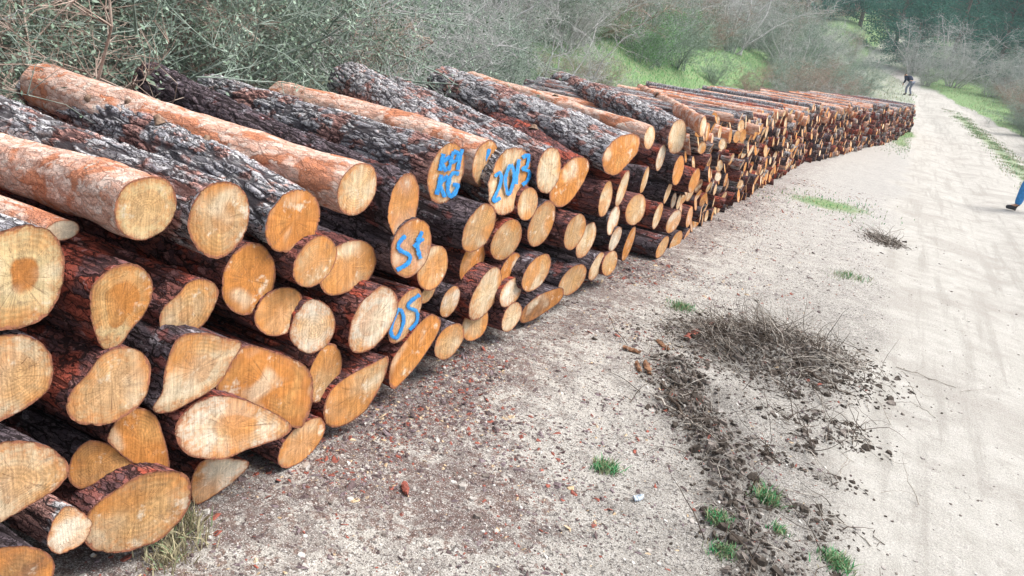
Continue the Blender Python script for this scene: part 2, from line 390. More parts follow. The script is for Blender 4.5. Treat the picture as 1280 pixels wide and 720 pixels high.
# ------------------------------------------------------------------ logs
def closed_spline(pts, K):
    pts = np.asarray(pts, float); n = len(pts)
    seg = np.linalg.norm(np.roll(pts, -1, 0) - pts, axis=1); cum = np.concatenate([[0], np.cumsum(seg)])
    tt = np.arange(K) / K * cum[-1]
    out = []
    for q in tt:
        i = min(int(np.searchsorted(cum, q, 'right') - 1), n - 1); f = (q - cum[i]) / seg[i]
        p0, p1, p2, p3 = pts[i - 1], pts[i], pts[(i + 1) % n], pts[(i + 2) % n]
        out.append(.5 * ((2 * p1) + (-p0 + p2) * f + (2 * p0 - 5 * p1 + 4 * p2 - p3) * f * f + (-p0 + 3 * p1 - 3 * p2 + p3) * f ** 3))
    return np.array(out)

def bark_disp(x, y, z, s, kind):
    """furrow depth 0..1 in log space (z runs along the log)."""
    w1 = vn(x * 22, y * 22, z * 9, s) - .5; w2 = vn(x * 22, y * 22, z * 9, s + 3) - .5; w3 = vn(x * 55, y * 55, z * 24, s + 4) - .5
    wx = x + .022 * w1 + .010 * w3; wy = y + .022 * w2 - .010 * w3; wz = z + .05 * w1
    k = 26.; kz = 4.2
    e, cid = worley(wx * k, wy * k, wz * kz, s + 5)
    wd = .10 + .16 * vn(x * 12, y * 12, z * 4, s + 21)
    c = 1 - sm(e, wd * .35, wd * 1.3)
    e2, c2 = worley(wx * k * 2.3, wy * k * 2.3, wz * kz * 2.6, s + 15)
    c = np.maximum(c, .5 * (1 - sm(e2, .03, .16)))
    c = np.clip(c * .85 + .15 * cid + .05 * (c2 - .5), 0, 1)
    if kind == 'pink': c = c * sm(vn(x * 9, y * 9, z * 4, s + 13), .55, .75) * .5
    return c

def build_log(front, axis, L, kind, tint, heart, seed, nz=14, rear_scale=.95, pith=(0, 0), lump=.004, props=None, name='log', amp=None, nr=7):
    """front: (K,3) world outline of the sawn end; axis: unit vector to the far end."""
    front = np.asarray(front); K = len(front); c = front.mean(0); axis = np.asarray(axis, float); axis /= np.linalg.norm(axis)
    zc = axis; xc = np.cross([0, 0, 1.], zc); xc /= np.linalg.norm(xc); yc = np.cross(zc, xc)
    R = np.stack([xc, yc, zc], 1)
    loc = (front - c) @ R
    Rm0 = np.linalg.norm(loc[:, :2], axis=1).mean()
    _a = np.arange(K) / K * 2 * math.pi
    loc[:, :2] *= (1 + (.075 if Rm0 > .11 else .05) * (fbm(np.cos(_a) * 4 + 7, np.sin(_a) * 4 + 7, seed * 1.7, 60, 4) - .45) + (rng.random(K) < .10) * rng.uniform(-.035, .01, K))[:, None]
    o2 = loc[:, :2]; off = loc[:, 2]
    rr = np.linalg.norm(o2, axis=1, keepdims=True); rad_dir = o2 / np.maximum(rr, 1e-6)
    Rm = rr.mean()
    e = Matrix([[R[0, 0], R[0, 1], R[0, 2], c[0]], [R[1, 0], R[1, 1], R[1, 2], c[1]], [R[2, 0], R[2, 1], R[2, 2], c[2]], [0, 0, 0, 1]])
    root = link(name, None); root.matrix_world = e; root.empty_display_size = .05
    # bark
    tz = np.concatenate([[0, .006, .02], np.linspace(.02, 1, nz + 1)[1:] ** 1.0 * L]); tz[1:3] = (.006, .02)
    nzz = len(tz)
    # rear section relaxes to a rounder shape
    circ = rad_dir * Rm
    V = []; CR = []
    if amp is None: amp = {'grey': .011, 'dark': .008, 'red': .006, 'pink': .003}[kind]
    bend = (random.uniform(-1, 1) * (.03 if nz > 60 else .012), random.uniform(-1, 1) * (.022 if nz > 60 else .012))
    for i, q in enumerate(tz):
        f = q / L; g = min(1, q / .5) * .6
        s2 = (o2 * (1 - g) + circ * g) * (1 + (rear_scale - 1) * f)
        bz = math.sin(f * math.pi)
        zz = off * (1 - f) + q
        d = bark_disp(s2[:, 0], s2[:, 1], zz, seed, kind)
        l = (fbm(s2[:, 0] * 14, s2[:, 1] * 14, zz * 4, seed + 40, 3) - .44) * lump * 6
        a = min(1., .25 + q / .03)
        # a few knot swellings
        V.append(np.column_stack([s2 + rad_dir * ((l * min(1, q / .05) - amp * d * a))[:, None] + np.array(bend) * bz, zz]))
        CR.append(d * a)
    V = np.concatenate(V); CR = np.concatenate(CR)
    ii = np.arange(nzz * K).reshape(nzz, K); jj = np.roll(ii, -1, 1)
    Fq = np.stack([ii[:-1], jj[:-1], jj[1:], ii[1:]], -1).reshape(-1, 4)
    bm = mesh_from('bark', V, Fq, [M[kind]]); fattr(bm, 'crack', CR)
    b = kid(root, link('bark', bm, root))
    # sawn faces
    for end in (0, 1):
        n_r = nr if end == 0 else 3
        q = np.linspace(0, 1, n_r + 1)[1:] ** .8
        if end == 0: ring = V[:K].copy()
        else: ring = V[-K:].copy()
        ctr = ring.mean(0) + np.array([pith[0] * Rm, pith[1] * Rm, 0])
        vv = [ctr[None]]; ra = [0.]
        for qi in q:
            w = ctr + (ring - ctr) * qi
            if end == 0:
                w[:, 2] += (fbm(w[:, 0] * 30, w[:, 1] * 30, seed * .1, seed + 3, 3) - .44) * .004 * (1 if qi < .98 else .3)
            vv.append(w); ra += [qi] * K
        vv = np.concatenate(vv)
        fs = [(0, 1 + (k + 1) % K, 1 + k) for k in range(K)]
        for r in range(n_r - 1):
            a0 = 1 + r * K; b0 = a0 + K
            fs += [(a0 + k, a0 + (k + 1) % K, b0 + (k + 1) % K, b0 + k) for k in range(K)]
        if end == 1: fs = [f[::-1] for f in fs]
        cm = mesh_from('cut_end', vv, fs, [M['wood']]); fattr(cm, 'rad', ra)
        co = kid(root, link('cut_end', cm, root)); co.color = (*tint, heart)
    if nz > 60:
        for _ in range(random.choice([0, 1, 1, 2])):
            zi = random.uniform(.25, .9) * L; ki = int(np.argmin(np.abs(tz - zi))); kk = random.choice([q for q in range(K) if (V[ki * K + q] @ np.array([R[2, 0], R[2, 1], 0])) > .2 * Rm])
            b0 = V[ki * K + kk]; dn = np.array([*rad_dir[kk], random.uniform(.2, .7)]); dn /= np.linalg.norm(dn)
            rk = random.uniform(.010, .022); hk = random.uniform(.008, .03); n_ = 10
            u1 = np.cross(dn, [0, 0, 1.]); u1 /= np.linalg.norm(u1); u2 = np.cross(dn, u1); vv = []
            for rr_, hh_ in ((1.9, -.012), (1.35, .003), (1., hk * .6), (.85, hk), (.0, hk * .85)):
                for q in range(n_):
                    an = 2 * math.pi * q / n_; wq = random.uniform(.9, 1.1)
                    vv.append(b0 + dn * hh_ + (u1 * math.cos(an) + u2 * math.sin(an)) * rk * rr_ * wq)
            fk = [(r_i * n_ + q, r_i * n_ + (q + 1) % n_, (r_i + 1) * n_ + (q + 1) % n_, (r_i + 1) * n_ + q) for r_i in range(4) for q in range(n_)]
            kid(root, link('knot', mesh_from('knot', vv, fk, [M['knot']]), root))
    if props:
        for k, v_ in props.items(): root[k] = v_
    return root, e

TINT = {'tan': (.58, .385, .21), 'pale': (.72, .56, .37), 'orange': (.60, .245, .065), 'white': (.78, .68, .54), 'brown': (.30, .155, .08), 'pink': (.60, .35, .22), 'ply': (.70, .53, .29)}
LOGGROUP = 'sawn pine logs in the long stack beside the dirt track'
FACE = 1.72
def fplane(p): return np.array([-(FACE - p), 0, 0])
# (shape, protrusion, bark, tint, heart, rear px or None, label); shape = (cx, cy, w, h) or outline in photo pixels
LG = [
 ((183,260,78,80), .06,'pink','ply',.35,(-165,150),'smooth pink-barked log in the top layer with a round yellow end'),
 ((275,275,78,98), .02,'grey','tan',.45,(-90,118),'grey furrowed log touching the smooth pink log, its tan end showing a small heart'),
 ([(45,281),(68,292),(80,318),(80,350),(68,384),(45,404),(15,413),(-20,408),(-28,350),(-15,300),(15,284)], .07,'grey','ply',1.,None,'thickest log end of the stack, yellow with a large orange heart, under the pink log'),
 ([(168,329),(186,342),(192,362),(184,388),(165,412),(148,434),(132,439),(122,425),(113,395),(113,362),(128,342),(148,331)], .05,'red','ply',.95,None,'teardrop-shaped pale log end pointing down, with an orange heart'),
 ([(255,348),(270,356),(273,370),(262,396),(245,414),(225,425),(205,420),(199,404),(203,385),(222,368),(236,352)], .0,'red','tan',.4,None,'blunt yellowish log end right of the teardrop-shaped one'),
 ((312,350,68,92), .0,'red','orange',.3,None,'tall orange log end under the second grey furrowed log'),
 ((367,276,70,80), .04,'grey','orange',.5,(55,112),'grey furrowed log with a dark orange round end beside the pale oval end'),
 ((395,327,56,66), .07,'red','tan',.3,None,'small round tan log end overlapping a darker one on its right'),
 ((436,334,74,70), -.04,'dark','tan',.2,None,'round tan log end half hidden behind the small round one'),
 ((447,237,50,66), .05,'pink','pale',.0,(55,106),'long pale pink log on top with a greyish oval end'),
 ((505,257,40,82), .03,'dark','pink',.2,(190,103),'dark-barked top log with a narrow pinkish end just above the end painted St'),
 ((558,217,47,78), .05,'grey','pale',.2,(262,118),'big grey log whose end is covered in blue spray-painted letters KPI KG'),
 ((608,205,35,60), -.03,'pink','tan',.2,(352,124),'narrow log end with blue paint strokes just left of the end painted 2013'),
 ((638,226,54,86), .03,'grey','pale',.1,(440,107),'grey furrowed log with 2013 painted in blue on its end'),
 ((514,311,52,75), .05,'dark','pink',.1,None,'log end with the letters St painted in blue'),
 ((599,285,43,62), .05,'dark','tan',.2,None,'dark log directly below the 2013 end with a plain tan oval end'),
 ((541,335,39,58), .02,'red','tan',.2,None,'slim tan log end touching the right side of the end painted St'),
 ((591,327,33,50), -.02,'red','orange',.2,None,'small orange-brown log end below the dark log under 2013'),
 ((535,367,20,26), .0,'dark','tan',.0,None,'tiny split end right above the end painted 05'),
 ((563,377,26,40), .05,'dark','white',.0,None,'short whitish slab end right of the end painted 05'),
 ((507,394,43,70), .04,'red','pale',.2,None,'log end with the number 05 painted in blue'),
 ([(480,357),(495,368),(497,388),(485,415),(465,436),(445,441),(436,430),(438,405),(450,380),(468,362)], .06,'red','white',.5,None,'cracked whitish log end left of the end painted 05'),
 ([(385,374),(402,376),(416,390),(419,410),(410,430),(390,442),(372,436),(362,420),(366,398),(376,384)], .07,'red','white',.0,None,'small chalk-white log end in the middle of the stack'),
 ((350,390,62,62), .03,'red','tan',.3,None,'round brownish tan log end left of the chalk-white one'),
 ((406,466,44,74), .0,'red','tan',.1,None,'plain tan oval log end below the chalk-white one'),
 ([(305,432),(345,440),(380,455),(392,480),(388,512),(375,535),(345,524),(310,505),(270,490),(285,458)], .04,'red','orange',.0,None,'broad rough orange log end cut at a slant'),
 ([(265,495),(300,498),(335,512),(365,532),(350,548),(310,562),(280,574),(245,572),(225,560),(218,535),(235,510)], .08,'red','white',.6,None,'wide half-white half-orange log end under the broad orange slanted one'),
 ((378,553,60,64), .04,'red','tan',.0,None,'tan log end in the bottom row, below the broad orange one'),
 ([(222,422),(255,415),(275,420),(302,428),(292,450),(272,482),(240,502),(212,516),(190,512),(202,490),(206,460)], .07,'dark','pale',.5,None,'pale leaf-shaped log end with a small orange spot'),
 ([(150,433),(172,437),(187,452),(188,475),(180,500),(155,522),(125,532),(95,528),(82,512),(88,490),(108,468),(125,445)], .05,'red','tan',.2,None,'large tan log end directly below the teardrop-shaped one'),
 ([(5,418),(35,420),(60,435),(67,460),(62,485),(40,505),(10,522),(-20,530),(-35,480),(-20,430)], .05,'dark','pale',.4,None,'pale log end directly under the thickest end, with a brown crack'),
 ([(150,512),(178,510),(195,520),(205,545),(212,585),(192,588),(165,578),(135,552),(142,530)], .02,'red','orange',.2,None,'wedge-shaped orange log end with a splintered pale edge'),
 ([(105,553),(130,552),(165,572),(160,590),(125,602),(100,612),(86,600),(88,575)], -.02,'dark','brown',.6,None,'small dark brown log end with a paler centre, deep between its neighbours'),
 ([(180,592),(215,588),(237,600),(238,628),(222,655),(190,680),(140,692),(112,685),(100,660),(115,635),(150,608)], .07,'red','tan',.3,None,'large slanted brown log end resting on the ground in the bottom row'),
 ([(-15,560),(20,550),(55,555),(80,572),(87,590),(75,608),(50,625),(20,642),(-15,656),(-30,610)], .09,'dark','pale',.4,None,'wide pale log end above the small lichened one near the bottom of the stack'),
 ([(85,632),(105,640),(115,655),(108,675),(90,688),(70,693),(58,680),(62,660),(72,642)], .09,'grey','white',.0,None,'small whitish log end with a knot beside it, left of the large slanted bottom one'),
 ([(-15,690),(20,682),(50,685),(68,700),(66,722),(50,745),(0,750),(-25,720)], .10,'dark','brown',.2,None,'brown log end cut off by the lower left corner of the photo'),
 ([(255,575),(285,572),(312,578),(300,595),(275,615),(245,631),(238,610),(242,590)], .0,'red','white',.0,None,'grey-white wedge-shaped log end at ground level below the half-white one'),
 ([(470,452),(485,445),(484,462),(472,490),(455,515),(430,532),(410,532),(404,515),(412,490),(435,470)], .06,'red','tan',.3,None,'smooth brown slanted log end on the ground below the cracked whitish one'),
 ([(540,392),(551,398),(548,415),(530,445),(510,470),(492,487),(486,475),(490,450),(510,422),(528,400)], .04,'red','orange',.3,None,'long narrow orange log end on the ground below the one painted 05'),
 ((562,427,38,46), .06,'dark','tan',.0,None,'small tan log end on the ground right of the long narrow orange one'),
 ((78,288,70,26), -.15,'pink','white',.0,None,'thin peeled white log end lying between the thickest end and the pink log'),
 ((686,213,31,58), .05,'grey','pale',.1,(486,112),'narrow pale log end right of the end painted 2013'),
 ([(722,196),(735,200),(735,215),(722,240),(705,258),(690,256),(687,242),(695,220),(710,202)], .03,'red','orange',.3,(562,118),'reddish orange slanted log end right of the narrow pale one'),
 ([(790,167),(800,172),(797,190),(785,205),(770,219),(757,216),(752,200),(760,182),(775,170)], .10,'grey','orange',.4,(556,104),'large grey log with an orange end split down the middle'),
 ((660,255,26,42), .05,'red','tan',.1,None,'small tan log end below and right of the 2013 end'),
 ((677,280,36,58), .05,'dark','tan',.1,None,'tan oval log end below the reddish orange slanted one'),
 ((719,290,28,46), .10,'red','tan',.1,None,'log with bright red bark and a tan end in the middle of the stack'),
 ((633,300,40,52), .04,'red','tan',.2,None,'round tan log end right of the dark log under 2013'),
 ((617,290,24,34), .0,'red','tan',.0,None,'sliver of a log end hidden behind the round tan one'),
 ((638,337,28,42), .02,'red','orange',.1,None,'small orange log end right of the tall pale one'),
 ((671,341,38,48), .08,'dark','tan',.2,None,'log with purple-brown bark and a slanted tan end two rows above the ground'),
 ((608,367,42,68), .05,'red','pale',.1,None,'tall pale log end in the second row from the ground'),
 ((639,365,33,38), .06,'red','white',.0,None,'small white log end right of the tall pale one'),
 ((640,396,26,38), .07,'red','pale',.0,None,'small log end on the ground below the small white one'),
 ((594,405,34,44), .02,'red','tan',.0,None,'tan log end on the ground under the tall pale one'),
 ([(690,362),(704,360),(702,374),(685,388),(662,402),(650,402),(655,385),(672,370)], .06,'dark','brown',.0,None,'flat brown slanted log end lying on the ground'),
 ((716,350,36,40), .06,'dark','tan',.1,None,'log with blue-grey bark and a two-lobed tan end near the ground'),
 ((733,300,26,46), .04,'dark','pale',.0,None,'split pale log end right of the one with bright red bark'),
 ((746,333,22,36), .03,'dark','pale',.0,None,'thin pale edge-on log end near the ground'),
 ((762,329,20,32), .05,'red','tan',.0,None,'round brown log end on the ground right of the thin pale edge-on one'),
 ((757,249,18,46), .10,'red','pale',.0,None,'pale split log end below the orange end split down the middle'),
 ((778,236,18,46), .08,'red','pale',.0,None,'long thin whitish log end right of the pale split one'),
 ((767,275,17,38), .04,'dark','white',.0,None,'thin whitish log end under the pale split one'),
 ((795,262,26,40), .08,'red','tan',.1,None,'slanted tan log end right of the long thin whitish one'),
 ((769,299,17,32), .05,'dark','white',.0,None,'narrow white log end left of the orange edge-on one'),
 ((786,305,16,44), .05,'dark','orange',.0,None,'orange edge-on log end near the foot of the stack'),
 ((828,309,17,28), .10,'dark','tan',.0,None,'log with black bark and a slim tan end low in the stack'),
 ((845,302,17,28), .07,'dark','tan',.0,None,'squat tan log end on the ground right of the one with black bark'),
 ((858,296,12,22), .05,'dark','pink',.0,None,'small pinkish log end on the ground, next after the squat tan one'),
 ((842,277,20,30), .06,'red','white',.0,None,'white twin-looking log end above the squat tan one'),
 ((862,271,17,27), .05,'red','pink',.0,None,'pinkish log end right of the white twin-looking one'),
 ((822,270,14,34), .12,'red','pale',.0,None,'log with mauve bark sticking out, above the one with black bark'),
 ((847,171,24,44), .10,'grey','pale',.0,(700,104),'pale slanted log end in the top layer beside the red stub'),
 ((812,172,14,30), .08,'pink','pale',.0,(588,99),'thin pale pink log on top ending beside the orange split end'),
 ((826,197,13,34), .06,'red','white',.0,None,'thin white edge-on log end below the thin pink top log'),
 ((848,213,15,38), .06,'dark','orange',.0,None,'slim orange log end below the pale slanted top one'),
 ((868,226,15,32), .12,'red','orange',.0,None,'short red-barked log with a bright slim end below the red stub'),
 ((879,158,10,26), .26,'pink','white',.0,(800,112),'red stub of a log sticking out farthest from the top layer'),
 ((835,240,12,30), .02,'dark','pale',.0,None,'sliver of pale log end left of the short red-barked one'),
 ((806,225,12,34), .03,'dark','tan',.0,None,'thin tan edge-on log end left of the thin white one'),
]
CIRC = []      # (s, z, r) of everything in the face, for the packing of the rest
HAND = {}
K_OF = {}
for i, (shape, p, kind, tn, heart, rear, label) in enumerate(LG):
    px = shape[0] if isinstance(shape, tuple) else float(np.mean([q[0] for q in shape]))
    p = p + .06 * float(sm(px, 620, 760))
    top = rear is not None
    K = 130 if (top and px < 640) else (64 if px < 500 or top else 36)
    # the saw cut leans a little
    nrm = np.array([1, random.uniform(-.16, .10), random.uniform(-.12, .12)])
    if not isinstance(shape, tuple): nrm = np.array([1, random.uniform(-.35, -.1), random.uniform(-.1, .15)])
    nrm /= np.linalg.norm(nrm)
    c0 = hit_plane(px, shape[1] if isinstance(shape, tuple) else float(np.mean([q[1] for q in shape])), fplane(p), np.array([1., 0, 0]))
    if isinstance(shape, tuple):
        cx, cy, w, h = shape
        a = b = .08
        th = np.linspace(0, 2 * math.pi, K, endpoint=False)
        e1 = np.cross([0, 0, 1.], nrm); e1 /= np.linalg.norm(e1); e2 = np.cross(nrm, e1)
        wob = 1 + .05 * (vn(np.cos(th) * 1.5 + 5, np.sin(th) * 1.5 + 5, i, 3) - .5) * 2
        for _ in range(25):
            O = c0 + (np.cos(th) * a * wob)[:, None] * e1 + (np.sin(th) * b * wob)[:, None] * e2
            q = O - EYE; dep = q @ f_; ux = q @ r_ / dep * 960 + 640; uy = q @ d_ / dep * 960 + 360
            ww, hh = np.ptp(ux), np.ptp(uy)
            a *= (w / ww) ** .6; b *= (h / hh) ** .6
            a = min(max(a, b * .5), b * 1.7)
        front = O
    else:
        sp = closed_spline(shape, K)
        front = np.array([hit_plane(x_, y_, c0, nrm) for x_, y_ in sp])
        nn = np.cross(front[1] - front[0], front[K // 3] - front[0])
    # orientation: counter-clockwise seen from the track
    ar = np.sum(front[:, 1] * np.roll(front[:, 2], -1) - np.roll(front[:, 1], -1) * front[:, 2])
    if ar > 0: front = front[::-1]
    c = front.mean(0)
    L = random.uniform(1.88, 2.08)
    if rear:
        rp = hit_plane(rear[0], rear[1], np.array([-(FACE + L - .05), 0, 0]), np.array([1., 0, 0]))
        ax = rp - c; L = float(np.linalg.norm(ax))
    else:
        ax = np.array([-1, random.uniform(-.03, .03), random.uniform(-.012, .012)])
    nz = 330 if K == 130 else (120 if top else 16)
    root, e = build_log(front, ax, L, kind, TINT[tn], heart, 100 + i, nz=nz, rear_scale=random.uniform(.9, 1.02), nr=9 if K > 40 else 5,
                        pith=(random.uniform(-.2, .2), random.uniform(-.2, .2)), lump=.006 if top else .004,
                        props=dict(label=label, category='log', group=LOGGROUP))
    HAND[i] = (root, c, nrm)
    CIRC.append((c[1], c[2], .5 * math.sqrt(np.ptp(front[:, 1]) * np.ptp(front[:, 2]))))

# blue spray paint
def paint(i, strokes, wpx=3.6):
    root, c, nrm = HAND[i]
    mi = root.matrix_world.inverted()
    V, Fs, A_ = [], [], []
    for st in strokes:
        closed = st[0] == st[-1] and len(st) > 3
        pts = np.array(st, float)
        # resample with a Catmull-Rom
        if len(pts) > 2:
            out = []; n = len(pts)
            for k in range(n - 1):
                p0 = pts[k - 1] if k > 0 else (pts[-2] if closed else pts[0]); p3 = pts[k + 2] if k + 2 < n else (pts[1] if closed else pts[-1])
                for f in np.linspace(0, 1, 6, endpoint=False):
                    p1, p2 = pts[k], pts[k + 1]
                    out.append(.5 * ((2 * p1) + (-p0 + p2) * f + (2 * p0 - 5 * p1 + 4 * p2 - p3) * f * f + (-p0 + 3 * p1 - 3 * p2 + p3) * f ** 3))
            out.append(pts[-1]); pts = np.array(out)
        else:
            pts = np.array([pts[0] * (1 - f) + pts[1] * f for f in np.linspace(0, 1, 7)])
        tg = np.gradient(pts, axis=0); tg /= np.maximum(np.linalg.norm(tg, axis=1, keepdims=True), 1e-6)
        nn = np.column_stack([-tg[:, 1], tg[:, 0]])
        w = wpx / 2 * (.8 + .4 * rng.random(len(pts)))
        b0 = len(V)
        for k in range(len(pts)):
            for sgn in (1, 0, -1):
                q = pts[k] + nn[k] * w[k] * sgn * 1.55
                P3 = hit_plane(q[0], q[1], c, nrm) + nrm * (.0045 - .0012 * abs(sgn) + .0004 * len(A_) / 400)
                V.append(tuple(mi @ Vector(P3))); A_.append(1. - abs(sgn))
        for k in range(len(pts) - 1):
            a = b0 + 3 * k
            Fs.append((a, a + 1, a + 4, a + 3)); Fs.append((a + 1, a + 2, a + 5, a + 4))
    me = mesh_from('painted_letters', V, Fs, [M['paint']], smooth=False); fattr(me, 'cover', A_)
    kid(root, link('painted_letters', me, root))
paint(11, [[(554,192),(549,213)], [(562,195),(551,204)], [(551,204),(557,214)], [(566,189),(560,213)], [(566,189),(572,192),(570,200),(562,203)],
           [(577,186),(571,212)], [(551,218),(545,243)], [(559,219),(548,231)], [(548,231),(556,246)],
           [(573,217),(566,216),(561,224),(559,238),(563,245),(569,239),(571,231),(565,231)]], 4.3)
paint(12, [[(611,186),(604,215),(611,214)], [(617,194),(612,199),(617,206),(613,214)]], 3.4)
paint(13, [[(618,221),(623,216),(626,220),(624,232),(616,251),(625,247)], [(638,206),(642,222),(635,243),(631,223),(638,206)], [(648,199),(644,230)],
           [(652,197),(660,194),(658,207),(653,211),(661,215),(659,225),(652,231)]], 3.6)
paint(14, [[(506,294),(498,304),(499,312),(511,319),(509,329),(495,337)], [(527,289),(521,306),(525,323)], [(516,308),(529,298)]], 4.2)
paint(20, [[(499,386),(504,400),(496,421),(488,416),(492,396),(499,386)], [(524,368),(512,377),(510,384),(520,389),(520,402),(511,412)]], 3.8)

# ---- the rest of the stack
def face_x(s): return np.interp(s, [-3, 4, 6, 16, 20.6, 25.9, 32, 40], [-1.72, -1.72, -1.66, -1.66, -1.13, -.42, .05, .6])
def top_h(s):
    h = 1.14 + .05 * math.sin(s * 1.7) + .03 * math.sin(s * 4.3)
    if s > 24: h -= .03 * (s - 24)
    if s > 31.5: h = .915 - (s - 31.5) * .8
    return h
def pack(circ, s0, s1, rmin, rmax, cap, sgn=1, maxn=4000):
    """rest circles on the ground and on each other, advancing along the stack."""
    C_ = np.array(circ, float); placed = []
    front = C_[C_[:, 0] > s0 - .5] if sgn > 0 else C_[C_[:, 0] < s0 + .5]
    cur = front.copy(); cur[:, 0] *= sgn
    lim = s1 * sgn
    while len(placed) < maxn:
        r = random.uniform(rmin, rmax) if random.random() > .12 else random.uniform(rmin * .7, rmin)
        act = cur[cur[:, 0] > cur[:, 0].max() - 1.3]
        a = act; n = len(a)
        cand = [(a[:, 0] + np.sqrt(np.maximum((a[:, 2] + r) ** 2 - (a[:, 1] - r) ** 2, 0)), np.full(n, r), np.abs(a[:, 1] - r) < a[:, 2] + r)]
        I, J = np.triu_indices(n, 1)
        dx = a[J, 0] - a[I, 0]; dz = a[J, 1] - a[I, 1]; D = np.hypot(dx, dz)
        Ra = a[I, 2] + r; Rb = a[J, 2] + r
        ok = (D < Ra + Rb) & (D > 1e-6)
        I, J, dx, dz, D, Ra, Rb = [q[ok] for q in (I, J, dx, dz, D, Ra, Rb)]
        al = (Ra ** 2 - Rb ** 2 + D ** 2) / (2 * D); hh = np.sqrt(np.maximum(Ra ** 2 - al ** 2, 0))
        for sg in (1, -1):
            cs = a[I, 0] + al * dx / D + sg * hh * -dz / D; cz = a[I, 1] + al * dz / D + sg * hh * dx / D
            sup = np.minimum(a[I, 0], a[J, 0]) - .02 < cs   # has a neighbour on the near side
            cand.append((cs, cz, sup & (cz > np.minimum(a[I, 1], a[J, 1]))))
        cs = np.concatenate([q[0] for q in cand]); cz = np.concatenate([q[1] for q in cand]); k = np.concatenate([q[2] for q in cand])
        k &= (cz >= r - 1e-4) & (cs > s0 * sgn - .4)
        cs, cz = cs[k], cz[k]
        hcap = np.array([cap(q * sgn) for q in cs]) if len(cs) else np.array([])
        k = cz + r < hcap; cs, cz = cs[k], cz[k]
        d = np.hypot(cs[:, None] - a[:, 0], cz[:, None] - a[:, 1]) - (a[:, 2] + r)
        k = d.min(1) > -.004; cs, cz = cs[k], cz[k]
        if len(cs) == 0:
            cur = np.vstack([cur, [cur[:, 0].max() + r, r, r * .3]]); 
            if cur[:, 0].max() > lim: break
            continue
        j = int(np.argmin(cs + .45 * cz)); q = (cs[j], cz[j], r)
        if cs[j] > lim: break
        cur = np.vstack([cur, q]); placed.append((cs[j] * sgn, cz[j], r))
    return placed
rest = pack(CIRC, 7.2, 32.6, .050, .084, top_h)
rest.sort(key=lambda q: q[0])
# shapes shared by alike logs
PROTO = []
for v_ in range(14):
    kind = ('red', 'grey', 'dark', 'red', 'pink', 'dark', 'grey')[v_ % 7]
    th = np.linspace(0, 2 * math.pi, 26, endpoint=False)[::-1]
    wob = 1 + .16 * (vn(np.cos(th) * 1.3 + 5, np.sin(th) * 1.3 + 9, v_, 8) - .5)
    ty = random.gauss(.05, .12); tz = random.uniform(-.2, .2)
    y_ = np.cos(th) * .1 * wob; z_ = np.sin(th) * .1 * wob
    fr = np.column_stack([-(y_ * ty + z_ * tz), y_, z_])
    root, e = build_log(fr, (-1, 0, 0), 2.0, kind, TINT['tan'], .1, 500 + v_, nz=22, lump=.005, nr=4, pith=(random.uniform(-.2, .2), .1), name='log')
    PROTO.append((root, kind))
used = set()
tkeys = ['tan', 'pale', 'orange', 'white', 'orange', 'pink', 'tan', 'pale', 'brown', 'ply']
n_ind = 300 - len(LG) - 8
def zone_label(s, z):
    lv = 'bottom' if z < .28 else ('middle' if z < .85 else 'top')
    if s < 8.2: a = 'just past the red stub'
    elif s < 9.6: a = 'where the ends first overlap like shingles'
    elif s < 11.2: a = 'in line with the green grass behind the stack'
    else: a = 'where the ends thin to narrow slivers'
    return f'log of the {lv} layers, {a}'
left_logs = pack([(c[0], c[1], c[2]) for c in CIRC if c[0] < 1.6], .95, .3, .08, .11, lambda s: .95, -1, 16)  # stack continued out of view, added so no light leaks into its gaps
indiv = [(q, True) for q in left_logs if q[0] < .72 and q[1] < .8][:8] + [(q, False) for q in rest[:n_ind]]
far = rest[n_ind:]
for (s, z, r), is_left in indiv:
    k = random.choice([q for q in range(len(PROTO)) if PROTO[q][1] != 'pink']) if not (z > .86) else random.choice([q for q in range(len(PROTO)) if PROTO[q][1] in ('pink', 'grey')])
    proto, kind = PROTO[k]
    if k in used: o = copy_tree(proto); kids = [ch for ch in o.children]
    else: o = proto; used.add(k)
    fx = float(face_x(s)); pr = random.gauss(0, .045)
    L = random.uniform(1.85, 2.1)
    tx = Matrix.Translation((fx + pr, s, z + float(np.interp(s, _ky, _kz)))) @ Matrix.Rotation(random.uniform(-.03, .03), 4, 'Z') @ Matrix.Rotation(random.uniform(-.02, .02), 4, 'Y')
    base = e.to_3x3().to_4x4()
    o.matrix_world = tx @ base @ Matrix.Rotation(random.uniform(0, .5), 4, 'Z') @ Matrix.Diagonal((r / .1, r / .1, L / 2.0, 1))
    tn = TINT[random.choice(tkeys)]; hh = random.choice([0, .1, .3, .6]); jit = random.uniform(.85, 1.12)
    for ch in o.children:
        if ch.name.startswith('cut_end'): ch.color = (tn[0] * jit, tn[1] * jit, tn[2] * jit, hh)
    o['category'] = 'log'; o['group'] = LOGGROUP
    o['label'] = 'log at the near end of the stack, added out of view to keep light out' if is_left else zone_label(s, z)
for k, (pr_, kd) in enumerate(PROTO):
    if k not in used:
        for ch in list(pr_.children): bpy.data.objects.remove(ch)
        bpy.data.objects.remove(pr_)

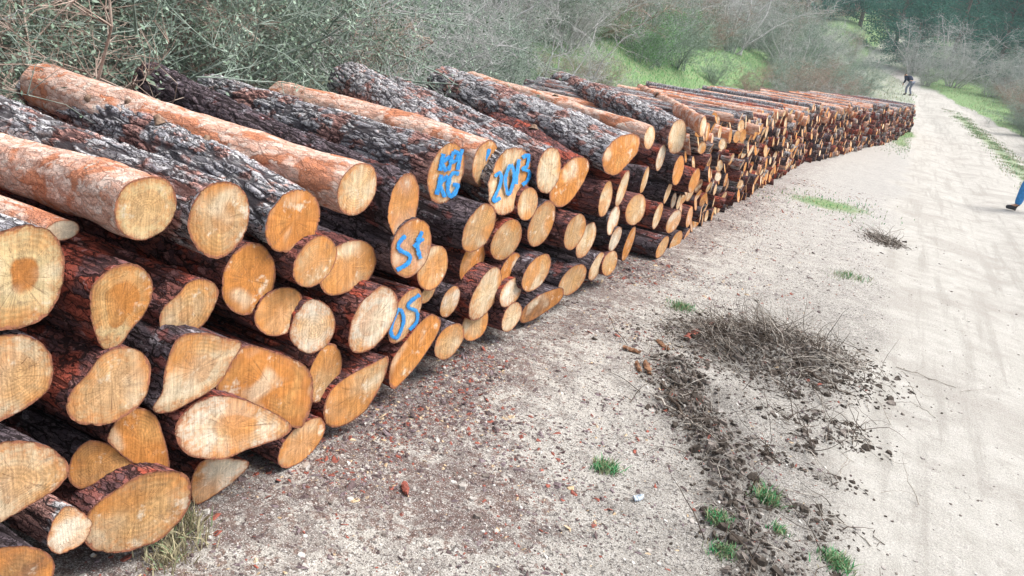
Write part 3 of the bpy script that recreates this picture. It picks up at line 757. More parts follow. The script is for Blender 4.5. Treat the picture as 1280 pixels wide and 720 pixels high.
# far logs, one mesh: bark tubes and sawn ends
K = 10
V, Fb, Fc, mats_b, rads, tints, rnds, cracks = [], [], [], [], [], [], [], []
order = [M['red'], M['grey'], M['dark'], M['pink'], M['wood_far']]
th = np.linspace(0, 2 * math.pi, K, endpoint=False)
allF, allM = [], []
for (s, z, r) in far:
    b = sum(len(q) for q in V) if not V else vb
    fx = float(face_x(s)) + random.gauss(0, .045); zz = z + float(np.interp(s, _ky, _kz))
    w = r * (1 + .15 * (rng.random(K) - .5)); ty, tz = random.gauss(.06, .13), random.uniform(-.25, .25)
    yaw = random.uniform(-.04, .04)
    y_, z_ = np.cos(th) * w, np.sin(th) * w
    L = random.uniform(1.85, 2.1); ring = []
    for f in (0, .25, .5, .75, 1):
        g = 1 - .06 * f + random.uniform(-.03, .03)
        ring.append(np.column_stack([fx - L * f - (y_ * ty + z_ * tz) * (1 - f), s + y_ * g + yaw * L * f, zz + z_ * g + random.uniform(-.006, .006)]))
    fr = np.concatenate(ring + [ring[0][:], ring[0].mean(0)[None]])
    V.append(fr); vb = b + len(fr)
    kd = random.choices([0, 1, 2, 3], (.6, 5, .5, 3) if z > top_h(s) - .24 else (4, 3, 3, .5))[0]
    for q in range(4):
        for k in range(K):
            a0 = b + q * K; allF.append((a0 + k, a0 + (k + 1) % K, a0 + K + (k + 1) % K, a0 + K + k)); allM.append(kd)
    e0 = b + 5 * K
    for k in range(K): allF.append((e0 + k, e0 + (k + 1) % K, e0 + K)); allM.append(4)
    allF.append(tuple(b + 4 * K + k for k in range(K))[::-1]); allM.append(4)
    tn = np.array(TINT[random.choice(tkeys)]) * random.uniform(.85, 1.12)
    rads += [1.] * (5 * K) + [1.] * K + [0.]; tints.append(np.tile([*tn, random.choice([0, .2, .5])], (6 * K + 1, 1))); rnds += [random.random()] * (6 * K + 1)
me = mesh_from('far_logs', np.concatenate(V), allF, order, mi=allM)
fattr(me, 'rad', rads); fattr(me, 'rnd', rnds); cattr(me, 'tint', np.concatenate(tints))
link('far_logs', me, kind='stuff', label='far stretch of the log stack where the ends merge into a mass beside the track', group=LOGGROUP)
print('logs', len(LG), 'individual', len(indiv), 'far', len(far), 'last s', rest[-1])

# ------------------------------------------------------------------ litter, pebbles, clods
def scatter_pieces(name, pts, sizes, nsides, flat, mats, label, mi, lift=.3, elong=1.8, tilt=.35):
    n = len(pts); k = nsides
    th = np.linspace(0, 2 * math.pi, k, endpoint=False)
    rad = (.7 + .6 * rng.random((n, k)))
    ex = rng.uniform(1, elong, n)
    lx = np.cos(th) * rad * sizes[:, None] * ex[:, None]; ly = np.sin(th) * rad * sizes[:, None]
    rot = rng.uniform(0, 6.28, n); tx = rng.normal(0, tilt, n); ty = rng.normal(0, tilt, n)
    def place(lx, ly, lz):
        x = lx * np.cos(rot)[:, None] - ly * np.sin(rot)[:, None]; y = lx * np.sin(rot)[:, None] + ly * np.cos(rot)[:, None]
        z = lz + x * tx[:, None] + y * ty[:, None]
        return np.stack([x + pts[:, 0:1], y + pts[:, 1:2], z + pts[:, 2:3]], -1)
    hgt = sizes * flat
    bot = place(lx, ly, (-hgt * (1 - lift))[:, None] * np.ones((1, k)))
    topv = place(lx * .72, ly * .72, (hgt * lift * 2)[:, None] * (1 + .3 * rng.random((n, k))))
    V = np.concatenate([bot, topv], 1).reshape(-1, 3)
    base = (np.arange(n) * 2 * k)[:, None]
    side = np.concatenate([np.stack([base[:, 0] + a, base[:, 0] + (a + 1) % k, base[:, 0] + k + (a + 1) % k, base[:, 0] + k + a], -1)[:, None] for a in range(k)], 1).reshape(-1, 4)
    tris = []
    for a in range(1, k - 1, 2):
        tris.append(np.stack([base[:, 0] + k, base[:, 0] + k + a, base[:, 0] + k + a + 1, base[:, 0] + k + (a + 2 if a + 2 < k else a + 1)], -1))
    cap = np.concatenate(tris) if k % 2 == 0 else np.stack([base[:, 0] + k + q for q in range(4)], -1)
    Fq = np.concatenate([side, cap]); Mi = np.concatenate([np.repeat(mi, k), np.tile(mi, len(cap) // n)])
    me = mesh_from(name, V, Fq, mats, smooth=False, mi=Mi)
    return link(name, me, kind='stuff', label=label)

M['chip_red'] = simple('red_bark_chip', (.34, .10, .07), (.20, .07, .055), 60)
M['chip_dark'] = simple('dark_bark_chip', (.075, .055, .055), (.14, .10, .10), 60)
M['chip_pale'] = simple('wood_chip', (.50, .36, .22), (.62, .48, .33), 60)
M['chip_mauve'] = simple('weathered_bark_chip', (.24, .19, .20), (.16, .12, .13), 60)
M['pebble'] = simple('pebble', (.48, .45, .42), (.32, .29, .27), 60)
M['pebble2'] = simple('pebble_pale', (.62, .60, .57), (.45, .43, .40), 60)
M['clod'] = simple('soil_clod', (.085, .068, .056), (.042, .034, .028), 40, bs=.8)
M['clod2'] = simple('dry_soil_clod', (.22, .19, .17), (.12, .10, .088), 40, bs=.8)

def sample(n, fn, x0, x1, y0, y1):
    out = []; tot = 0
    while tot < n:
        x = rng.uniform(x0, x1, n * 2); y = rng.uniform(y0, y1, n * 2)
        k = rng.random(n * 2) < fn(x, y); out.append(np.column_stack([x[k], y[k]])); tot += k.sum()
    p = np.concatenate(out)[:n]
    return np.column_stack([p, terr(p[:, 0], p[:, 1], True)])
def near(y): return np.clip(3.0 / np.maximum(y, 1.5), 0, 1) ** 1.2
def verge(x, y):
    fx = face_x(y)
    dn = .18 + .82 * np.exp(-((x - fx) / .5) ** 2)
    pt = sm(fbm(x * 2.5, y * 2.5, 0, 91, 3), .36, .58)
    e = 1 - sm(x, -.3, .25)
    return dn * (.15 + .85 * pt) * e * near(y) * (x < fx + 3)
p = sample(28000, verge, -1.9, .5, .7, 14)
sz = np.minimum(rng.lognormal(-5.65, .55, len(p)), .022)
scatter_pieces('bark_litter', p, sz, 5, .22, [M['chip_red'], M['chip_dark'], M['chip_pale'], M['chip_mauve']], 'red and dark bark flakes strewn over the soil in front of the logs',
               rng.choice(4, len(p), p=[.20, .44, .08, .28]), .5, 2.2, .35)
p = sample(9000, lambda x, y: (.25 + .75 * sm(fbm(x * 3, y * 3, 0, 95, 3), .4, .6)) * near(y) * (1 - .8 * sm(x, -.1, .4)), -1.8, 2.2, .7, 12)
sz = np.minimum(rng.lognormal(-5.6, .5, len(p)), .02)
scatter_pieces('gravel', p, sz, 6, .6, [M['pebble'], M['pebble2'], M['clod2']], 'small stones scattered over the verge and the dirt track', rng.choice(3, len(p), p=[.5, .25, .25]), .35, 1.5, .2)
def heapd(x, y):
    u = (x + .38) * .90 + (y - 4.70) * .43; v = -(x + .38) * .43 + (y - 4.70) * .90
    a = np.exp(-(u / .44) ** 2 - (v / .34) ** 2)
    b = trail(x, y, .12) * (.45 + .55 * sm(y, 2.6, 3.6))
    c = .8 * np.exp(-((x - .12) / .16) ** 2 - ((y - 9.7) / .22) ** 2)
    return np.clip(a + .75 * b + c, 0, 1)
p = sample(11000, heapd, -1.3, .6, 1, 10.5)
sz = np.minimum(rng.lognormal(-5.4, .6, len(p)), .024)
scatter_pieces('soil_clods', p, sz, 6, .7, [M['clod'], M['clod2']], 'dark lumps of turned-up soil along the edge of the track', rng.choice(2, len(p), p=[.65, .35]), .35, 1.6, .3)

# ------------------------------------------------------------------ twigs, grass
def tube_batch(segs, k=3):
    """segs: list of (p0, p1, r0, r1) -> verts, quads"""
    A = np.array([s[0] for s in segs]); B = np.array([s[1] for s in segs]); r0 = np.array([s[2] for s in segs]); r1 = np.array([s[3] for s in segs])
    D = B - A; D /= np.maximum(np.linalg.norm(D, axis=1, keepdims=True), 1e-9)
    up = np.where(np.abs(D[:, 2:3]) > .9, [[1., 0, 0]], [[0, 0, 1.]])
    U = np.cross(D, up); U /= np.linalg.norm(U, axis=1, keepdims=True); W = np.cross(D, U)
    vs_ = []
    for P_, R_ in ((A, r0), (B, r1)):
        for a in range(k):
            t_ = 2 * math.pi * a / k
            vs_.append(P_ + (U * math.cos(t_) + W * math.sin(t_)) * R_[:, None])
    V = np.stack(vs_, 1).reshape(-1, 3); base = np.arange(len(segs)) * 2 * k
    Fq = np.concatenate([np.stack([base + a, base + (a + 1) % k, base + k + (a + 1) % k, base + k + a], -1) for a in range(k)])
    return V, Fq
def crooked(p, d, L, r, n, wig, segs, rng_=random, grav=0.):
    d = np.array(d, float); d /= np.linalg.norm(d); pts = [np.array(p, float)]
    for i in range(n):
        d = d + np.array([rng_.gauss(0, wig) for _ in range(3)]); d[2] -= grav; d /= np.linalg.norm(d)
        q = pts[-1] + d * L / n; segs.append((pts[-1], q, r * (1 - i / n * .75), r * (1 - (i + 1) / n * .75))); pts.append(q)
    return pts, d
M['deadtwig'] = simple('dead_twig', (.30, .26, .22), (.52, .48, .43), 40)
M['darktwig'] = simple('dark_root', (.06, .045, .036), (.13, .10, .08), 40)
# tangled roots and twigs on the heap
segs = []; segs2 = []
pp = sample(1900, lambda x, y: heapd(x, y) * (1 - .72 * sm(trail(x, y, .2), .2, .6) * (y < 4.3)), -1.3, .6, 1.2, 10.2)
for q in pp:
    a = random.choice([random.uniform(0, 6.28), random.gauss(2.6, .5)]); el = random.uniform(-.05, .5)
    crooked(q + [0, 0, .004], (math.cos(a) * math.cos(el), math.sin(a) * math.cos(el), math.sin(el)), random.uniform(.08, .34), random.uniform(.0012, .0032), 6, .28, segs if random.random() < .45 else segs2, grav=.05)
V1, F1 = tube_batch(segs); V2, F2 = tube_batch(segs2)
me = mesh_from('root_tangle', np.concatenate([V1, V2]), np.concatenate([F1, F2 + len(V1)]), [M['deadtwig'], M['darktwig']], mi=np.r_[np.zeros(len(F1)), np.ones(len(F2))])
link('root_tangle', me, kind='stuff', label='tangle of torn roots and fine twigs on the heap of dark soil')
# longer branches that stand out singly
def branch(px0, px1, lift0, lift1, r, label, twigs=5, mat='deadtwig', name='dead_branch'):
    a = ground_at(*px0); b = ground_at(*px1)
    a[2] += lift0; b[2] += lift1
    sg = []; n = 9; pts = [a + (b - a) * i / n + np.array([random.gauss(0, .012), random.gauss(0, .012), random.gauss(0, .006)]) * (0 < i < n) for i in range(n + 1)]
    base = a.copy()
    pts = [q - base for q in pts]
    for i in range(n): sg.append((pts[i], pts[i + 1], r * (1 - .07 * i), r * (1 - .07 * (i + 1))))
    V, Fq = tube_batch(sg, 5)
    root = link(name, mesh_from(name, V, Fq, [M[mat]]), label=label, category='branch'); root.location = base
    for _ in range(twigs):
        sg = []; i = random.randrange(2, n); dd = pts[i] - pts[i - 1]; dd = dd / np.linalg.norm(dd) + np.array([random.gauss(0, .5), random.gauss(0, .5), random.uniform(.0, .5)])
        crooked(pts[i], dd, np.linalg.norm(b - a) * random.uniform(.15, .35), r * .5, 4, .2, sg)
        V, Fq = tube_batch(sg); link('twig', mesh_from('twig', V, Fq, [M[mat]]), root)
    return root
def vbranch(pxb, pxt, r, label, twigs=4):
    """branch rising from the ground at pixel pxb, its tip over pixel pxt"""
    a = ground_at(*pxb); n_ = f_.copy(); b = hit_plane(pxt[0], pxt[1], a + np.array([0, .15, 0]), n_)
    sg = []; n = 9; pts = [(b - a) * i / n + np.array([random.gauss(0, .008)] * 3) * (0 < i < n) for i in range(n + 1)]
    for i in range(n): sg.append((pts[i], pts[i + 1], r * (1 - .08 * i), r * (1 - .08 * (i + 1))))
    V, Fq = tube_batch(sg, 5); root = link('dead_branch', mesh_from('dead_branch', V, Fq, [M['deadtwig']]), label=label, category='branch'); root.location = a
    for _ in range(twigs):
        sg = []; i = random.randrange(3, n); dd = (b - a) / np.linalg.norm(b - a) + np.array([random.gauss(0, .5) for _ in range(3)])
        crooked(pts[i], dd, np.linalg.norm(b - a) * random.uniform(.12, .3), r * .5, 4, .2, sg)
        V, Fq = tube_batch(sg); link('twig', mesh_from('twig', V, Fq, [M['deadtwig']]), root)
vbranch((990, 440), (921, 348), .0045, 'tall bare twig leaning left out of the dark soil heap', 6)
vbranch((985, 445), (948, 372), .0035, 'pale forked twig standing beside the tall leaning one on the heap', 7)
vbranch((975, 432), (905, 400), .0035, 'low pale twig pointing left from the middle of the heap', 5)
branch((1120, 460), (1212, 490), .008, .006, .004, 'thin bare twig lying alone on the pale dirt track', 3)
branch((828, 480), (862, 540), .012, .01, .012, 'dark thick root lying below the orange bark strip', 2, 'darktwig')
branch((1005, 470), (1070, 498), .03, .01, .008, 'dark stick at the lower edge of the soil heap by the track', 2, 'darktwig')
branch((1090, 655), (1100, 690), .004, .004, .0025, 'short dark twig on the track close to the mossy clump', 0, 'darktwig')
branch((818, 500), (885, 545), .02, .012, .006, 'pale stripped stick lying across the trail of turned soil', 4)
# bark strips
M['orangebark'] = simple('orange_bark_strip', (.30, .16, .09), (.17, .09, .055), 45)
def strip(px0, px1, w, label, mat='orangebark'):
    a = ground_at(*px0); b = ground_at(*px1); n = 12; d = (b - a); Lx = np.linalg.norm(d); d /= Lx; s_ = np.cross([0, 0, 1], d); s_ /= np.linalg.norm(s_)
    V = []; 
    for i in range(n + 1):
        f = i / n; ww = w * (.5 + .5 * math.sin(math.pi * min(1, f + .1))) * random.uniform(.75, 1.2)
        for j, o_ in enumerate((-1, -.4, .4, 1)):
            V.append((b - a) * f + s_ * ww * o_ + np.array([0, 0, .012 + .012 * (1 - abs(o_)) + random.gauss(0, .003)]))
    for v_ in list(V): V.append(v_ - np.array([0, 0, .006]))
    m = (n + 1) * 4; Fs = []
    for i in range(n):
        for j in range(3):
            q = i * 4 + j; Fs.append((q, q + 1, q + 5, q + 4)); Fs.append((q + m, q + m + 4, q + m + 5, q + m + 1))
        Fs.append((i * 4, i * 4 + 4, i * 4 + 4 + m, i * 4 + m)); Fs.append((i * 4 + 3, i * 4 + 3 + m, i * 4 + 7 + m, i * 4 + 7))
    for e_ in (0, n * 4):
        for j in range(3): Fs.append((e_ + j, e_ + j + m, e_ + j + 1 + m, e_ + j + 1))
    o = link('bark_strip', mesh_from('bark_strip', V, Fs, [M[mat]], smooth=False), label=label, category='bark'); o.location = a
strip((779, 436), (800, 443), .022, 'flat orange-brown strip of bark on the pale soil left of the heap')
strip((806, 454), (812, 470), .018, 'short orange bark strip ending at the dark root')
strip((822, 428), (836, 440), .02, 'small brown bark fragment between the orange strip and the heap')
strip((795, 456), (800, 468), .014, 'tiny brown bark fragment under the orange-brown strip')
strip((858, 424), (892, 405), .03, 'pinkish curl of bark at the left end of the soil heap', 'chip_red')
M['litterpaper'] = simple('crumpled_paper', (.62, .68, .75), (.35, .42, .5), 50, bs=.6)
strip((791, 628), (803, 624), .012, 'small crumpled bluish scrap of litter on the soil near the green tuft', 'litterpaper')
strip((505, 607), (508, 622), .014, 'red flake of bark lying alone left of the dark debris patch', 'chip_red')

def blades(pts, hmin, hmax, w, lean, name, mats, mi, label=None, thing=None, origin=None):
    n = len(pts); a = rng.uniform(0, 6.28, n); h = rng.uniform(hmin, hmax, n); l = rng.normal(0, lean, (n, 2))
    dx = np.cos(a) * w / 2; dy = np.sin(a) * w / 2
    p = pts if origin is None else pts - origin
    z0 = np.zeros(n)
    v0 = p + np.column_stack([-dx, -dy, z0]); v1 = p + np.column_stack([dx, dy, z0])
    mid = p + np.column_stack([l[:, 0] * h * .4, l[:, 1] * h * .4, h * .6])
    v2 = mid + np.column_stack([dx * .7, dy * .7, z0]); v3 = mid - np.column_stack([dx * .7, dy * .7, z0])
    v4 = p + np.column_stack([l[:, 0] * h, l[:, 1] * h, h * .95])
    V = np.stack([v0, v1, v2, v3, v4], 1).reshape(-1, 3); b = np.arange(n) * 5
    Fs = np.concatenate([np.stack([b, b + 1, b + 2, b + 3], -1), np.stack([b + 3, b + 2, b + 4, b + 4], -1)])
    # tip as triangle
    me = bpy.data.meshes.new(name)
    lst = [tuple(q) for q in np.stack([b, b + 1, b + 2, b + 3], -1).tolist()] + [tuple(q) for q in np.stack([b + 3, b + 2, b + 4], -1).tolist()]
    me = mesh_from(name, V, lst, mats, mi=np.r_[mi, mi])
    if thing:
        o = link(name, None); link('blades', me, o, kind='stuff')
    else: o = link(name, me)
    if origin is not None: o.location = origin
    if thing: o['label'] = thing; o['category'] = 'grass'
    else: o['kind'] = 'stuff'; o['label'] = label
    return o
M['g1'] = simple('fresh_grass', (.05, .27, .10), (.12, .36, .16), 30, spec=.1)
M['g2'] = simple('dull_grass', (.20, .30, .15), (.30, .37, .22), 30, spec=.1)
M['g3'] = simple('dry_grass', (.42, .37, .24), (.30, .27, .17), 30, spec=.1)
GM = [M['g1'], M['g2'], M['g3']]
def tuft(px, py, rad, n, h, label, pr=(.4, .38, .22)):
    c = ground_at(px, py); q = rng.normal(0, rad / 2, (n, 2)); P_ = np.column_stack([c[0] + q[:, 0], c[1] + q[:, 1]])
    P_ = np.column_stack([P_, terr(P_[:, 0], P_[:, 1], True) - .004])
    blades(P_, h * .4, h, .005, .5, 'grass_tuft', GM, rng.choice(3, n, p=pr), thing=label, origin=c)
tuft(757, 587, .05, 420, .045, 'bright green grass tuft alone on the bare soil, nearer the logs')
tuft(958, 624, .055, 420, .05, 'bright green tuft on the dark soil ridge beside the track')
tuft(897, 652, .04, 260, .04, 'small green tuft left of the bright one on the soil ridge')
tuft(904, 690, .05, 260, .035, 'faint bluish green tuft lowest on the verge', (.3, .6, .1))
tuft(1046, 706, .06, 500, .04, 'yellow-green mossy clump on the track edge at the bottom of the view', (.3, .6, .1))
tuft(973, 665, .03, 160, .035, 'tiny green tuft between the bright tuft and the mossy clump')
tuft(852, 385, .09, 350, .05, 'pale green tuft above the orange bark piece left of the heap', (.3, .5, .2))
tuft(1062, 346, .16, 300, .05, 'faint grey-green tuft at the track edge above the heap', (.2, .6, .2))
tuft(225, 668, .09, 260, .10, 'dry straw tuft at the foot of the large slanted bottom log end', (.0, .1, .9))
tuft(205, 700, .07, 160, .07, 'small dry straw tuft below the larger straw tuft near the bottom logs', (.0, .1, .9))

def gp(n, fn, x0, x1, y0, y1):
    q = sample(n, fn, x0, x1, y0, y1); return q
q = gp(42000, lambda x, y: sm(-x, 4.15, 4.8) * (.5 + .5 * fbm(x * 2, y * 2, 0, 3, 2)), -13, -4.0, 6, 42)
blades(q, .03, .13, .009, .5, 'bank_grass', GM, rng.choice(3, len(q), p=[.60, .28, .12]), 'bright green grass on the bank behind the log stack')
q = gp(11000, lambda x, y: np.ones_like(x), -12, -3.9, -2, 10)
blades(q, .1, .4, .009, .5, 'undergrowth_grass', GM, rng.choice(3, len(q), p=[.15, .45, .40]), 'rough dry and green grass under the thicket behind the near logs')
q = gp(6000, lambda x, y: np.interp(np.abs(x - road_c(y)[0] - .3), [0, .6], [1, 0]) * sm(y, 15, 19) * sm(fbm(x * 2.5, y * 2.5, 0, 15, 3), .35, .55), 1.2, 4, 15, 46)
blades(q, .02, .07, .012, .4, 'track_strip_grass', GM, rng.choice(3, len(q), p=[.15, .5, .35]), 'low grass strip between the wheel tracks in the distance')
q = gp(12000, lambda x, y: (np.abs(x - road_c(y)[0]) > road_c(y)[1] * 1.02) & (x > -1.5 - (y - 38) * .4), -20, 14, 32, 66)
blades(q, .04, .14, .018, .4, 'verge_grass', GM, rng.choice(3, len(q), p=[.14, .41, .45]), 'pale green and dry grass beside the far end of the track')
q = gp(1500, lambda x, y: np.exp(-((x + .7) / .6) ** 2 - ((y - 11.5) / .8) ** 2) + sm(x, -.9, .1) * sm(y, 21, 26) * (x < .2), -1.6, .6, 10, 32)
blades(q, .015, .05, .01, .4, 'verge_grass', GM, rng.choice(3, len(q), p=[.35, .45, .2]), 'thin grass on the strip between the stack and the track')

# ------------------------------------------------------------------ shrubs and trees
M['tw_grey'] = simple('grey_twigs', (.36, .35, .345), (.58, .575, .57), 6, kind='Pos')
M['tw_green'] = simple('lichened_twigs', (.17, .22, .18), (.38, .45, .39), 6, kind='Pos')
M['tw_brown'] = simple('brown_twigs', (.22, .16, .13), (.48, .38, .32), 6, kind='Pos')
M['lf_grey'] = simple('grey_green_leaves', (.15, .22, .15), (.33, .42, .33), 5, kind='Pos')
M['lf_green'] = simple('green_leaves', (.08, .26, .07), (.20, .42, .14), 5, kind='Pos')
M['lf_red'] = simple('russet_leaves', (.36, .15, .10), (.46, .27, .18), 5, kind='Pos')
M['lf_pine'] = simple('pine_needles', (.025, .12, .09), (.07, .24, .17), 3, kind='Pos')
M['trunk'] = simple('tree_trunk', (.14, .11, .09), (.24, .20, .17), 12)

def leaf_quads(P_, size, N=None, up=.3):
    n = len(P_); a = rng.normal(0, 1, (n, 3)); a /= np.linalg.norm(a, axis=1, keepdims=True)
    b = rng.normal(0, 1, (n, 3)); b = np.cross(a, b); b /= np.linalg.norm(b, axis=1, keepdims=True)
    s = size * rng.uniform(.6, 1.3, (n, 1))
    V = np.stack([P_, P_ + a * s + b * s * .45, P_ + a * s * 2, P_ + a * s - b * s * .45], 1).reshape(-1, 3)
    return V, np.arange(n * 4).reshape(-1, 4)

def make_shrub(seed, hgt, spread, stems, twig_mat, leaf_mat, leaf_n, leaf_size, name='shrub', density=1.0):
    R_ = random.Random(seed); main = []; fine = []; tips = []
    for s_ in range(stems):
        a = R_.uniform(0, 6.28); el = R_.uniform(.9, 1.5)
        b0 = np.array([math.cos(a), math.sin(a), 0]) * R_.uniform(0, .35 * spread)
        pts, d = crooked(b0, (math.cos(a) * math.cos(el) * spread, math.sin(a) * math.cos(el) * spread, math.sin(el)), hgt * R_.uniform(.75, 1.1), .016 * hgt / 2, 7, .16, main, R_)
        for k in range(1, len(pts)):
            for _ in range(int(3 * density)):
                a2 = R_.uniform(0, 6.28)
                dd = np.array([math.cos(a2), math.sin(a2), R_.uniform(-.1, .9)])
                p2, d2 = crooked(pts[k], dd, hgt * R_.uniform(.14, .34), .0055, 4, .25, fine, R_)
                for q in p2[1:]:
                    tips.append(q)
                    for _ in range(int(3 * density)):
                        d3 = d2 + np.array([R_.gauss(0, .8) for _ in range(3)])
                        p3, _d = crooked(q, d3, hgt * R_.uniform(.05, .14), .0028, 2, .3, fine, R_)
                        tips.append(p3[-1]); tips.append(p3[1])
    root = link(name, None)
    V, Fq = tube_batch(main, 4); kid(root, link('stem', mesh_from('stems', V, Fq, [twig_mat]), root, kind='stuff'))
    V, Fq = tube_batch(fine, 3); kid(root, link('twigs', mesh_from('twigs', V, Fq, [twig_mat]), root, kind='stuff'))
    if leaf_n:
        T = np.array(tips); P_ = T[rng.integers(0, len(T), leaf_n)] + rng.normal(0, .03, (leaf_n, 3))
        V, Fq = leaf_quads(P_, leaf_size)
        kid(root, link('foliage', mesh_from('foliage', V, Fq, [leaf_mat], smooth=False), root, kind='stuff'))
    return root
SH = {
 'a': make_shrub(1, 2.2, 1.1, 12, M['tw_grey'], M['lf_grey'], 7000, .014),
 'b': make_shrub(2, 2.4, 1.0, 12, M['tw_green'], M['lf_grey'], 12000, .015),
 'c': make_shrub(3, 2.0, 1.3, 13, M['tw_brown'], M['lf_grey'], 6000, .016),
 'd': make_shrub(4, 1.8, 1.2, 11, M['tw_green'], M['lf_green'], 7000, .020),
 'e': make_shrub(5, 2.2, 1.1, 11, M['tw_brown'], M['lf_red'], 2400, .018),
 'f': make_shrub(6, 3.2, .9, 12, M['tw_grey'], M['lf_grey'], 1000, .016),
}
first = set()
def shrub(k, x, y, sc, label, group):
    o = SH[k]
    if k in first: o = copy_tree(o)
    first.add(k)
    o.location = (x, y, float(terr(x, y)) - .05); o.rotation_euler = (random.gauss(0, .08), random.gauss(0, .08), random.uniform(0, 6.28)); o.scale = (sc * random.uniform(.9, 1.2), sc * random.uniform(.9, 1.2), sc)
    o['label'] = label; o['category'] = 'shrub'; o['group'] = group
DESC = {'a': 'pale grey twiggy shrub', 'b': 'grey-green lichened shrub', 'c': 'brown-stemmed shrub', 'd': 'bright green leafy shrub', 'e': 'russet-leaved shrub', 'f': 'tall bare shrub'}
KEEP = [(-7.9, 19.4, 1.3), (-9.2, 18.4, 1.0)]
def place_zone(n, x0, x1, y0, y1, kinds, smin, smax, where, group, mind=.7):
    pts = []; tries = 0
    while len(pts) < n and tries < 4000:
        tries += 1; x = random.uniform(x0, x1); y = random.uniform(y0, y1)
        if all((x - a) ** 2 + (y - b) ** 2 > c * c for a, b, c in KEEP) and (y > 17 or True) and all((x - a) ** 2 + (y - b) ** 2 > mind ** 2 for a, b in pts): pts.append((x, y))
    for x, y in pts:
        k = random.choice(kinds); wh = where
        if 'thicket' in group:
            q = np.array([x, y, float(terr(x, y)) + 1.2]) - EYE; dp = q @ f_; ux = q @ r_ / dp * 960 + 640 if dp > .1 else -99
            near_ = 'front' if x > -7.3 else 'back'
            lm = [(0, 'beyond the left photo edge'), (150, 'above the first pink log'), (330, 'behind the long pale pink log'), (480, 'behind the log painted KPI KG'), (600, 'behind the log painted 2013'), (720, 'behind the orange split end log'), (830, 'above the red stub'), (930, 'above the bright green grass'), (1030, 'behind the far half of the stack'), (9999, 'left of the distant person')]
            wh = f'in the {near_} thicket row ' + next(t_ for e_, t_ in lm if ux < e_)
        shrub(k, x, y, random.uniform(smin, smax), f'{DESC[k]} {wh}', group)
G1 = 'shrubs of the thicket behind the log stack'
place_zone(34, -7.0, -4.7, .2, 7, 'aabbccc', .7, 1.0, 'in the thicket right behind the near logs', G1, .6)
place_zone(20, -11, -7, 0, 9, 'abbcf', .9, 1.2, 'in the second row behind the near logs', G1, 1.1)
place_zone(16, -7.6, -5.0, 6.5, 12, 'aabf', .55, .85, 'behind the middle of the log stack', G1, .8)
place_zone(16, -12, -7.6, 9, 19, 'abbcdef', .9, 1.3, 'on the bank above the middle of the log stack', G1, 1.2)
place_zone(14, -9.5, -6.8, 13, 25, 'abdaf', .6, .95, 'at the upper edge of the green grass bank', G1, 1.2)
place_zone(20, -16, -8.5, 18, 36, 'afffbc', 1.1, 1.7, 'in the pale bare thicket above the green grass', G1, 1.6)
place_zone(20, -5.5, -2.4, 27, 46, 'abbce', .55, .95, 'behind the far end of the log stack', G1, 1.2)
place_zone(14, -12, -4.5, 36, 50, 'affbec', 1.0, 1.6, 'in the hedge-like growth left of the far bend of the track', G1, 1.7)
G2 = 'shrubs on the right side of the track'
place_zone(34, 4.5, 10, 31, 60, 'abbacbe', .6, 1.05, 'on the bank right of the far track', G2, 1.1)
place_zone(14, -1, 9, 56, 72, 'aabfe', .9, 1.4, 'beyond the bend where the track disappears', 'shrubs beyond the bend', 1.5)
place_zone(24, -15, -4, 42, 66, 'abbacfd', .7, 1.2, 'on the rise beyond the far end of the stack', G1, 1.2)
place_zone(10, -6.6, -4.9, 12, 17, 'abac', .28, .45, 'low behind the middle of the stack', G1, .7)
place_zone(10, -8.5, -4.6, 26, 38, 'dbbe', .45, .8, 'between the green grass and the distant person', G1, 1.0)
place_zone(14, 4.3, 6.5, 33, 52, 'abbec', .4, .7, 'low at the foot of the bank right of the far track', G2, .9)
# single landmarks
shrub('d', -7.9, 19.4, .5, 'single bright green bush among brown twigs above the middle of the stack', G1)
shrub('e', -9.2, 18.4, .95, 'rust-brown shrub standing left of the single bright green bush', G1)
for x_, y_, s_ in ((-5.0, 4.3, .95), (-5.4, 5.2, 1.05), (-6.0, 4.6, 1.1)): shrub('b', x_, y_, s_, 'full grey-green shrub rising behind the logs painted KPI KG and 2013', G1)

def make_tree(seed, kind):
    R_ = random.Random(seed)
    if kind == 'pine':
        hgt = R_.uniform(9, 12); sg = []
        crooked((0, 0, -.2), (R_.gauss(0, .04), R_.gauss(0, .04), 1), hgt, .2, 10, .03, sg, R_)
        root = link('pine_tree', None)
        V, Fq = tube_batch(sg, 8); kid(root, link('trunk', mesh_from('trunk', V, Fq, [M['trunk']]), root))
        sg = []; clumps = []
        for i in range(64):
            z = hgt * R_.uniform(.04, .97); a = R_.uniform(0, 6.28); l = (hgt - z) * .42 * R_.uniform(.7, 1.2) + .4; l = min(l, 3.0)
            pts, d = crooked((0, 0, z), (math.cos(a), math.sin(a), R_.uniform(-.05, .4)), l, .04, 4, .12, sg, R_)
            for q in pts[1:]:
                for _ in range(4): clumps.append(q + np.array([R_.gauss(0, .32), R_.gauss(0, .32), R_.gauss(.05, .2)]))
        V, Fq = tube_batch(sg, 4); kid(root, link('limbs', mesh_from('limbs', V, Fq, [M['trunk']]), root, kind='stuff'))
        C0 = np.array(clumps); P_ = np.repeat(C0, 26, 0) + rng.normal(0, .17, (len(C0) * 26, 3))
        V, Fq = leaf_quads(P_, .075)
        kid(root, link('crown', mesh_from('crown', V, Fq, [M['lf_pine']], smooth=False), root, kind='stuff'))
    return root
TR = [make_tree(11, 'pine'), make_tree(12, 'pine'), make_tree(13, 'pine')]
firstt = set()
